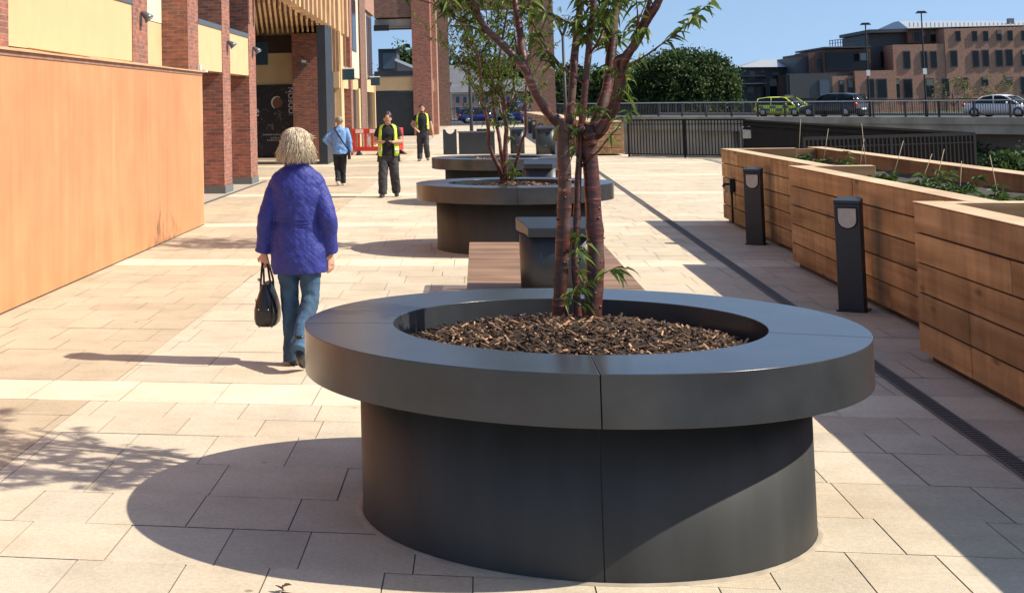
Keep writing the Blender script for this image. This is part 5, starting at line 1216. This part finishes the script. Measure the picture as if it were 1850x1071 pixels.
def head(mb, c, s=1.0, tilt=0.0, piv=None):
    """head facing +Y; tilt bends it forward about the neck"""
    h = MB(); c = V(c)
    h.ball(c+V((0, -.012, .02)), (.076*s, .094*s, .100*s), 18, 12); h.ball(c+V((0, .030, -.045)), (.060*s, .062*s, .070*s), 14, 9); h.ball(c+V((0, .060, -.088)), (.032*s, .03*s, .026*s), 10, 7)
    h.tube([c+V((0, .078, .015)), c+V((0, .100, -.018)), c+V((0, .088, -.032))], [(.009, .01), (.017, .016), (.013, .01)], 8)
    h.ball(c+V((0, .080, -.062)), (.024, .012, .009), 8, 6)
    for sx in (-1, 1): h.ball(c+V((sx*.078*s, -.005, -.012)), (.010, .020, .030), 8, 6); h.ball(c+V((sx*.030, .078, .020)), (.022, .012, .010), 8, 6)
    if tilt:
        m_ = Matrix.Translation(piv) @ Matrix.Rotation(-tilt, 4, 'X') @ Matrix.Translation(-V(piv)); h.v = [tuple(m_ @ V(v)) for v in h.v]
    mb.add(h.v, h.f, True)
    return (Matrix.Translation(piv) @ Matrix.Rotation(-tilt, 4, 'X') @ Matrix.Translation(-V(piv))) if tilt else Matrix()
def eyes(parent, c, mtx):
    mb = MB(); c = V(c)
    for sx in (-1, 1): mb.ball(mtx @ (c+V((sx*.030, .083, .008))), .011, 8, 6)
    mb.build('eyes', M['leather'], parent)
def strands(name, mat, parent, c, mtx, n, rx, ry, rz, drop, flare, r0, jitter=.02, front=.35):
    """hair: locks running from the crown over the skull and hanging down to the hem of the cut"""
    mb = MB(); c = V(c); crown = V((ru(-.01, .01), -.025, 0))
    for i in range(n):
        a = ru(0, 2*PI); fy = math.sin(a)
        d = V((math.cos(a), fy, 0)); k = ru(.90, 1.07); pts = []; ph = ru(0, 6.28); stop = drop*ru(.5, 1.2)
        if fy > front: stop = rz*ru(-.5, -.15)
        for j in range(9):
            u = j/8; th = u*PI*.52
            if th < PI*.5 or True:
                rr = math.sin(min(th, PI/2)); zz = math.cos(min(th, PI/2))
            ext = max(0, u-.55)/.45
            p = V((d.x*rx*rr*k, d.y*ry*rr*k-.012, rz*zz*k))+crown*(1-u)
            if ext > 0: p.z -= ext*stop; p.x += d.x*flare*ext**2.2*ru(.7, 1.3); p.y += d.y*flare*ext**2.2*.8
            p += V((math.sin(u*9+ph), math.cos(u*8+ph), 0))*jitter*.32*u + V((ru(-1, 1), ru(-1, 1), ru(-.6, .6)))*jitter*u*.45
            pts.append(mtx @ (c+p))
        t = ru(.62, 1.2); mb.tube(pts, [r0*.5, r0, r0*1.1, r0*1.2, r0*1.2, r0*1.1, r0, r0*.8, r0*.3], 5, tone=(t, t*ru(.95, 1.02), t*ru(.85, 1.05)))
    b = MB(); b.ball((0, 0, 0), (rx*.93, ry*.93, rz*.95), 18, 12); b.tube([(0, -.02, .0), (0, -.03, -drop*.75)], [(rx*.88, ry*.80), (rx*.86, ry*.62)], 18)
    b.v = [tuple(mtx @ (c+V(v)+V((0, -.016, 0)))) for v in b.v] if drop > .03 else [tuple(mtx @ (c+V(v)+V((0, -.016, 0)))) for v in b.v]
    mb.tone = (.75, .72, .66); mb.add(b.v, b.f, True, (.75, .72, .66))
    return mb.build(name, mat, parent, fix=False)
def shoe(parent, ank, toe, mat, name='shoe', w=.042, heel=0.0):
    mb = MB(); a, t_ = V(ank), V(toe); d = (t_-a); d.z = 0; d = d.normalized() if d.length > .01 else V((0, 1, 0))
    sole_a = V((a.x, a.y, max(.012, a.z-.075)))-d*.055
    mb.tube([sole_a+V((0, 0, .02)), lerp(sole_a, t_, .2)+V((0, 0, .032)), lerp(sole_a, t_, .55)+V((0, 0, .03)), lerp(sole_a, t_, .85)+V((0, 0, .018)), t_+V((0, 0, .008))], [(w*.62, .030), (w*.85, .046), (w*.98, .040), (w, .028), (w*.55, .014)], 14, (1, 0, 0))
    mb.tube([a+V((0, 0, .06)), a, V((a.x, a.y, a.z))*1-V((0, 0, .05))+d*.015], [.040, .042, .045], 12)
    return remeshed(mb, name, mat, parent, .007, 3)

# ---- woman in the blue quilted jacket (walking away) --------------------------------------
WX, WY = -1.305, 10.17
sh = dict(L=(-.150, 0, 1.292), R=(.150, 0, 1.292)); el = dict(L=(-.225, -.03, 1.06), R=(.228, -.06, 1.06)); wr = dict(L=(-.262, .03, .80), R=(.226, .02, .805))
hip = dict(L=(-.085, 0, .86), R=(.085, 0, .86)); kn = dict(L=(-.074, .03, .46), R=(.080, -.02, .47)); an = dict(L=(-.052, -.01, .085), R=(.040, -.33, .20)); toe = dict(L=(-.060, .16, .012), R=(.050, -.21, .012))
mb = MB()
mb.tube([(0, 0, .80), (0, 0, .90), (0, 0, 1.03), (0, 0, 1.13), (0, .01, 1.27), (0, 0, 1.36), (0, 0, 1.42), (0, .005, 1.47), (0, .02, 1.54)], [(.15, .11), (.165, .12), (.14, .10), (.14, .10), (.16, .115), (.155, .09), (.085, .07), (.05, .052), (.05, .052)], 20)
hm = head(mb, (0, .02, 1.585), .97)
for s_ in 'LR':
    limb(mb, sh[s_], el[s_], wr[s_], .052, .040, .026); limb(mb, hip[s_], kn[s_], an[s_], .085, .055, .038)
    mb.tube([V(an[s_]), lerp(an[s_], toe[s_], .4)+V((0, 0, -.02)), V(toe[s_])+V((0, 0, .015))], [.036, .034, .02], 10)
hand(mb, V(wr['L'])+V((.004, .002, -.012)), (.05, .12, -1), (.3, 1, .1), 1.25, -1, .95); hand(mb, V(wr['R'])+V((0, .0, -.012)), (.12, -.16, -1), (-.75, .55, 0), .55, -1, .97)
woman = remeshed(mb, 'person', M['skin'], None, .0055, 3); woman.location = (WX, WY, 0)
tag(woman, 'woman with blond bob in royal blue quilted jacket and jeans, walking away', 'person')
eyes(woman, (0, .02, 1.585), hm)
mb = MB()          # jeans
mb.tube([(0, 0, .72), (0, 0, .80), (0, 0, .92)], [(.15, .12), (.165, .13), (.16, .12)], 20)
for s_, bell in (('L', .074), ('R', .058)):
    a, k, b = V(hip[s_]), V(kn[s_]), V(an[s_])
    mb.tube([a, lerp(a, k, .4), lerp(a, k, .8), k, lerp(k, b, .3), lerp(k, b, .7), lerp(k, b, .98), lerp(k, b, 1.15)], [.098, .085, .070, .066, .065, .064, bell, bell*1.06], 16); mb.ball(k, .064)
remeshed(mb, 'jeans', M['jeans'], woman, .007, 3, wrinkle(.055, .016))
mb = MB()          # jacket with sleeves and stand collar
mb.tube([(.008, 0, .655), (.006, 0, .70), (.004, 0, .80), (.002, 0, .92), (0, 0, 1.02), (0, -.004, 1.10), (0, 0, 1.22), (0, 0, 1.31), (0, 0, 1.365), (0, 0, 1.405), (0, .0, 1.435)],
        [(.198, .152), (.204, .158), (.206, .162), (.194, .150), (.176, .138), (.184, .140), (.204, .144), (.206, .130), (.176, .114), (.120, .096), (.080, .078)], 28)
for s_, q in (('L', -1), ('R', 1)):
    a, k, b = V(sh[s_]), V(el[s_]), V(wr[s_]); mb.tube([a+V((-q*.04, 0, .0)), a, lerp(a, k, .35), lerp(a, k, .75), k, lerp(k, b, .4), lerp(k, b, .9), lerp(k, b, .99)], [.05, .062, .066, .066, .065, .064, .058, .060], 18); mb.ball(a, .062); mb.ball(k, .065)
    mb.tube([lerp(k, b, .93), lerp(k, b, .97)], [.0635, .0635], 16)
jk = remeshed(mb, 'jacket', M['jacket'], woman, .0065, 12, wrinkle(.085, .022))
mb = MB(); mb.tube([(0, .004, 1.415), (0, .002, 1.44), (0, -.004, 1.485), (0, -.006, 1.498)], [(.092, .086), (.090, .084), (.088, .080), (.092, .083)], 24); remeshed(mb, 'collar', M['jacket'], jk, .006, 2)
mb = MB()          # waist tape and centre seam
for z in (.998, 1.018, 1.045): mb.tube([(0, 0, z-.002), (0, 0, z+.002)], [(.1835, .1445), (.1835, .1445)], 32)
jacket_trim = pbr('jacket_trim', (.021, .027, .19), .6); mb.build('waist_tape', jacket_trim, jk)
mb = MB()
for z in range(14): mb.box(-.003, -.158+abs(z-5)*.0008, .69+z*.05, .003, -.135, .735+z*.05)
strands('hair', M['hairblond'], woman, (0, .012, 1.592), Matrix(), 2000, .100, .110, .104, .125, .032, .0026, .034, .55)
shoe(woman, an['L'], toe['L'], M['leather']); shoe(woman, (.040, -.33, .20), (.050, -.205, .012), M['leather'])
# handbag
t = empty('handbag', (WX-.243, WY+.05, .275)); mb = MB()
def ringb(z, hx, hy): return [(hx*math.copysign(abs(math.cos(a))**.6, math.cos(a)), hy*math.copysign(abs(math.sin(a))**.6, math.sin(a)), z) for a in [2*PI*k/24 for k in range(24)]]
lv = [(.004, .068, .145), (0.018, .082, .158), (.06, .090, .168), (.12, .088, .168), (.19, .070, .160), (.25, .048, .150), (.295, .030, .140), (.30, .024, .136)]
vs = sum([ringb(*q) for q in lv], []); fs = [[i*24+k, i*24+(k+1) % 24, (i+1)*24+(k+1) % 24, (i+1)*24+k] for i in range(len(lv)-1) for k in range(24)]+[list(range(24))[::-1], [(len(lv)-1)*24+k for k in range(24)]]
mb.add(vs, fs, True); mb.build('body', M['leather'], t)
for sx in (-1, 1):
    mb = MB(); mb.tube([(sx*.036, -.085, .245), (sx*.034, -.075, .32), (sx*.022-.008, -.035, .42), (-.014+sx*.006, .0, .462), (sx*.022-.008, .035, .42), (sx*.034, .075, .32), (sx*.036, .085, .245)], [.008]*7, 8); mb.build('handle', M['leather'], t)
mb = MB()
for sx in (-.04, .03): mb.ball((sx, -.168, .13), .0055, 8, 6)
for sx in (-.045, .045): mb.ball((sx, -.12, .002), .009, 8, 6); mb.ball((sx, .12, .002), .009, 8, 6)
for sx in (-1, 1): mb.ball((sx*.036, -.088, .252), .009, 8, 6)
mb.ball((-.052, -.06, .33), .012, 8, 6); mb.build('studs', M['gold'], t)
mb = MB(); mb.tube([(-.065, -.13, .20), (-.058, -.155, .13), (-.02, -.165, .105)], [.0035]*3, 6); mb.tube([(.050, -.14, .20), (.066, -.16, .13), (.07, -.165, .10)], [.0045]*3, 6); mb.build('piping', pbr('bag_piping', (.06, .058, .055), .3), t)
tag(t, 'black leather handbag with brass studs held in the blond woman\'s left hand', 'handbag')

# ---- builder for the smaller figures --------------------------------------------------------
def figure(loc, rz, s, lab, J, hairf, cat_extra, tilt=0.0, lean=0.0, vox=.0075):
    mb = MB()
    mb.tube([(0, 0, .82), (0, 0, .92), (0, 0, 1.05), (0, 0, 1.15), (0, .01, 1.30), (0, 0, 1.40), (0, 0, 1.46), (0, .005, 1.50), (0, .02, 1.57)], [(.155, .11), (.165, .12), (.145, .105), (.15, .11), (.175, .125), (.165, .10), (.09, .075), (.057, .06), (.055, .058)], 18)
    hm = head(mb, (0, .02, 1.63), 1.0, tilt, V((0, 0, 1.53)))
    for q in 'LR':
        limb(mb, J['sh'+q], J['el'+q], J['wr'+q], .054, .043, .029); limb(mb, J['hip'+q], J['kn'+q], J['an'+q], .088, .058, .04)
        hand(mb, J['wr'+q], J['hd'+q], J['hn'+q], J.get('cu'+q, .6), J.get('sd'+q, 1), 1.05)
    o = remeshed(mb, 'person', M['skin'], None, vox, 2); o.location = loc; o.rotation_euler = (0, 0, rz); o.scale = (s, s, s)
    eyes(o, (0, .02, 1.63), hm); tag(o, lab, 'person'); return o, hm
def trousers(o, J, mat, r=(.105, .088, .078), wr_=.018, bell=.072):
    mb = MB(); mb.tube([(0, 0, .74), (0, 0, .84), (0, 0, .99)], [(.155, .125), (.178, .14), (.165, .125)], 20)
    for q in 'LR':
        a, k, b = V(J['hip'+q]), V(J['kn'+q]), V(J['an'+q]); mb.tube([a, lerp(a, k, .4), lerp(a, k, .85), k, lerp(k, b, .4), lerp(k, b, .8), lerp(k, b, 1.04)], [r[0], r[1]*1.04, r[1], r[1]*.97, r[2]*1.05, r[2], bell], 16); mb.ball(k, r[1]*.96)
    return remeshed(mb, 'trousers', mat, o, .009, 3, wrinkle(.07, .03))
def top(o, J, mat, name, z0, sl=1.0, w=1.0, d=1.0, wrk=.02, hem=1.0):
    mb = MB(); mb.tube([(0, 0, z0), (0, 0, z0+.05), (0, 0, 1.02), (0, 0, 1.14), (0, .01, 1.30), (0, 0, 1.40), (0, 0, 1.455), (0, 0, 1.50)], [(.182*w*hem, .145*d), (.184*w*hem, .148*d), (.172*w, .138*d), (.176*w, .138*d), (.196*w, .145*d), (.186*w, .118*d), (.11, .09), (.075, .075)], 22)
    for q in 'LR':
        a, k, b = V(J['sh'+q]), V(J['el'+q]), V(J['wr'+q])
        if sl >= 1: mb.tube([a, lerp(a, k, .5), k, lerp(k, b, .5), lerp(k, b, .95)], [.066, .068, .063, .06, .052], 14); mb.ball(k, .062)
        else: mb.tube([a, lerp(a, k, .5), lerp(a, k, sl)], [.078, .074, .074], 14)
        mb.ball(a, .068)
    return remeshed(mb, name, mat, o, .009, 3, wrinkle(.09, wrk))
def vest(o, z0, gap):
    """open hi-vis waistcoat"""
    lv = [(z0, .205, .165), (z0+.15, .200, .160), (1.10, .195, .155), (1.28, .205, .158), (1.39, .200, .135), (1.46, .150, .105), (1.49, .10, .09)]; n = 26
    def sect(g):
        mb = MB(); vs = []
        for z, a, b in lv:
            for k in range(n+1): th = PI/2+g+(2*PI-2*g)*k/n; vs.append((a*math.cos(th), b*math.sin(th), z))
        mb.add(vs, [[i*(n+1)+k, i*(n+1)+k+1, (i+1)*(n+1)+k+1, (i+1)*(n+1)+k] for i in range(len(lv)-1) for k in range(n)], True); return mb
    v_ = sect(gap).build('hi_vis_vest', M['hivis'], o); so_ = v_.modifiers.new('s', 'SOLIDIFY'); so_.thickness = .012; so_.offset = 1
    mb = MB(); vs = []
    for z in (z0+.10, z0+.15):
        for k in range(n+1): th = PI/2+gap+(2*PI-2*gap)*k/n; vs.append((.214*math.cos(th), .175*math.sin(th), z))
    mb.add(vs, [[k, k+1, n+2+k, n+1+k] for k in range(n)], True); r_ = mb.build('reflective_band', M['reflect'], v_); so_ = r_.modifiers.new('s', 'SOLIDIFY'); so_.thickness = .004; so_.offset = 1
    return v_
def boots(o, J, mat, name='boot'):
    for q in 'LR': shoe(o, J['an'+q], J['toe'+q], mat, name, .05)
base = dict(hipL=(-.09, 0, .90), hipR=(.09, 0, .90), shL=(-.180, 0, 1.385), shR=(.180, 0, 1.385))
# ---- workman looking at his phone (walking towards us)
J = dict(base, knL=(-.11, .05, .49), knR=(.12, .10, .50), anL=(-.13, -.16, .11), anR=(.13, .16, .085), toeL=(-.15, .02, .012), toeR=(.16, .34, .012),
         elL=(-.27, .02, 1.14), elR=(.27, .02, 1.14), wrL=(-.10, .24, 1.13), wrR=(.09, .25, 1.13), hdL=(.75, .4, .25), hdR=(-.75, .4, .25), hnL=(.2, .2, 1), hnR=(-.2, .2, 1), cuL=.7, cuR=.7, sdL=-1, sdR=1)
o, hm = figure((-1.80, 28.75, 0), PI, .985, 'workman in open yellow hi-vis vest walking while looking down at his phone', J, None, None, tilt=.62)
trousers(o, J, M['workcloth'], (.115, .10, .092), bell=.088); top(o, J, M['blackcloth'], 't_shirt', .86, .62); vest(o, .84, R(38)); boots(o, J, M['boot'])
strands('hair', M['hairdark'], o, (0, -.010, 1.652), hm, 300, .081, .098, .108, .0, .0, .007, .004, -.2)
for sx in (-1, 1): mb = MB(); mb.hexa([(sx*.205-.035, -.06, .72), (sx*.205+.035, -.06, .72), (sx*.205+.035, .06, .72), (sx*.205-.035, .06, .72), (sx*.19-.035, -.06, .89), (sx*.19+.035, -.06, .89), (sx*.19+.035, .06, .89), (sx*.19-.035, .06, .89)]); mb.build('holster_pocket', M['workcloth'], o, .015)
t = empty('mobile_phone', (-1.80, 28.75-.335, 1.145), PI); mb = MB(); mb.hexa([(-.04, -.01, -.03), (.04, -.01, -.03), (.04, .0, -.035), (-.04, .0, -.035), (-.04, .07, .055), (.04, .07, .055), (.04, .078, .048), (-.04, .078, .048)]); mb.build('case', M['black'], t, .003); tag(t, 'dark mobile phone held at chest height by the workman', 'phone')
# ---- second workman further off
J = dict(base, knL=(-.10, .10, .50), knR=(.095, .02, .48), anL=(-.13, -.08, .13), anR=(.11, .08, .085), toeL=(-.15, .10, .02), toeR=(.13, .27, .012),
         elL=(-.27, -.02, 1.12), elR=(.33, -.03, 1.16), wrL=(-.31, .06, .87), wrR=(.20, .16, .98), hdL=(-.05, .1, -1), hdR=(-.7, .5, -.3), hnL=(1, 0, 0), hnR=(-.3, 0, -1), cuL=.6, cuR=.8, sdL=1, sdR=1)
o, hm = figure((-1.80, 47.0, 0), PI, 1.06, 'farther bearded workman in open hi-vis vest walking with one arm bent', J, None, None, tilt=.12)
trousers(o, J, M['workcloth'], (.112, .095, .085), bell=.08); top(o, J, M['blackcloth'], 'shirt', .88, .55); vest(o, .98, R(42)); boots(o, J, pbr('tan_boot', (.16, .10, .05), .7))
strands('hair', M['hairdark'], o, (0, -.008, 1.652), hm, 300, .084, .100, .112, .0, .0, .008, .006, .0)
mb = MB(); mb.ball(hm @ V((0, .068, 1.555)), (.058, .042, .042), 12, 8); mb.build('beard', M['hairdark'], o)
# ---- woman in pale blue (walking away)
J = dict(base, knL=(-.075, .05, .49), knR=(.07, -.01, .48), anL=(-.05, -.14, .14), anR=(.055, .10, .085), toeL=(-.055, .03, .012), toeR=(.06, .27, .012),
         elL=(-.37, -.05, 1.16), elR=(.255, -.04, 1.12), wrL=(-.235, .03, 1.01), wrR=(.262, .02, .84), hdL=(.8, .3, -.3), hdR=(0, .1, -1), hnL=(.3, 0, -1), hnR=(-1, 0, 0), cuL=.8, cuR=.6, sdL=1, sdR=-1)
o, hm = figure((-3.19, 32.86, 0), 0, .93, 'woman with short ash hair in pale blue jacket, walking away with elbow out', J, None, None)
trousers(o, J, M['blackcloth'], (.115, .088, .066), bell=.066); jb = top(o, J, M['bluejkt'], 'jacket', .80, 1.0, 1.12, 1.1, .03, 1.06)
strands('hair', M['hairgrey'], o, (0, .01, 1.64), Matrix(), 240, .092, .106, .098, .045, .006, .007, .012, .4)
boots(o, J, M['shoe'], 'shoe')
t = empty('shoulder_bag', (-3.19, 32.86, 0)); t.scale = (.93, .93, .93); mb = MB()
pts = [V((-.115, -.02, 1.475)), V((-.10, -.12, 1.42)), V((0, -.172, 1.26)), V((.10, -.18, 1.10)), V((.19, -.13, .95)), V((.232, -.06, .86))]
for a, b in zip(pts[:-1], pts[1:]): bar(mb, a, b, .012, .035, (1, 0, 1))
mb.build('strap', M['leather'], t)
mb = MB(); mb.box(.20, -.12, .66, .27, .10, .86); mb.build('body', M['leather'], t, .02)
tag(t, 'small dark cross-body bag on the back and hip of the woman in pale blue', 'bag')
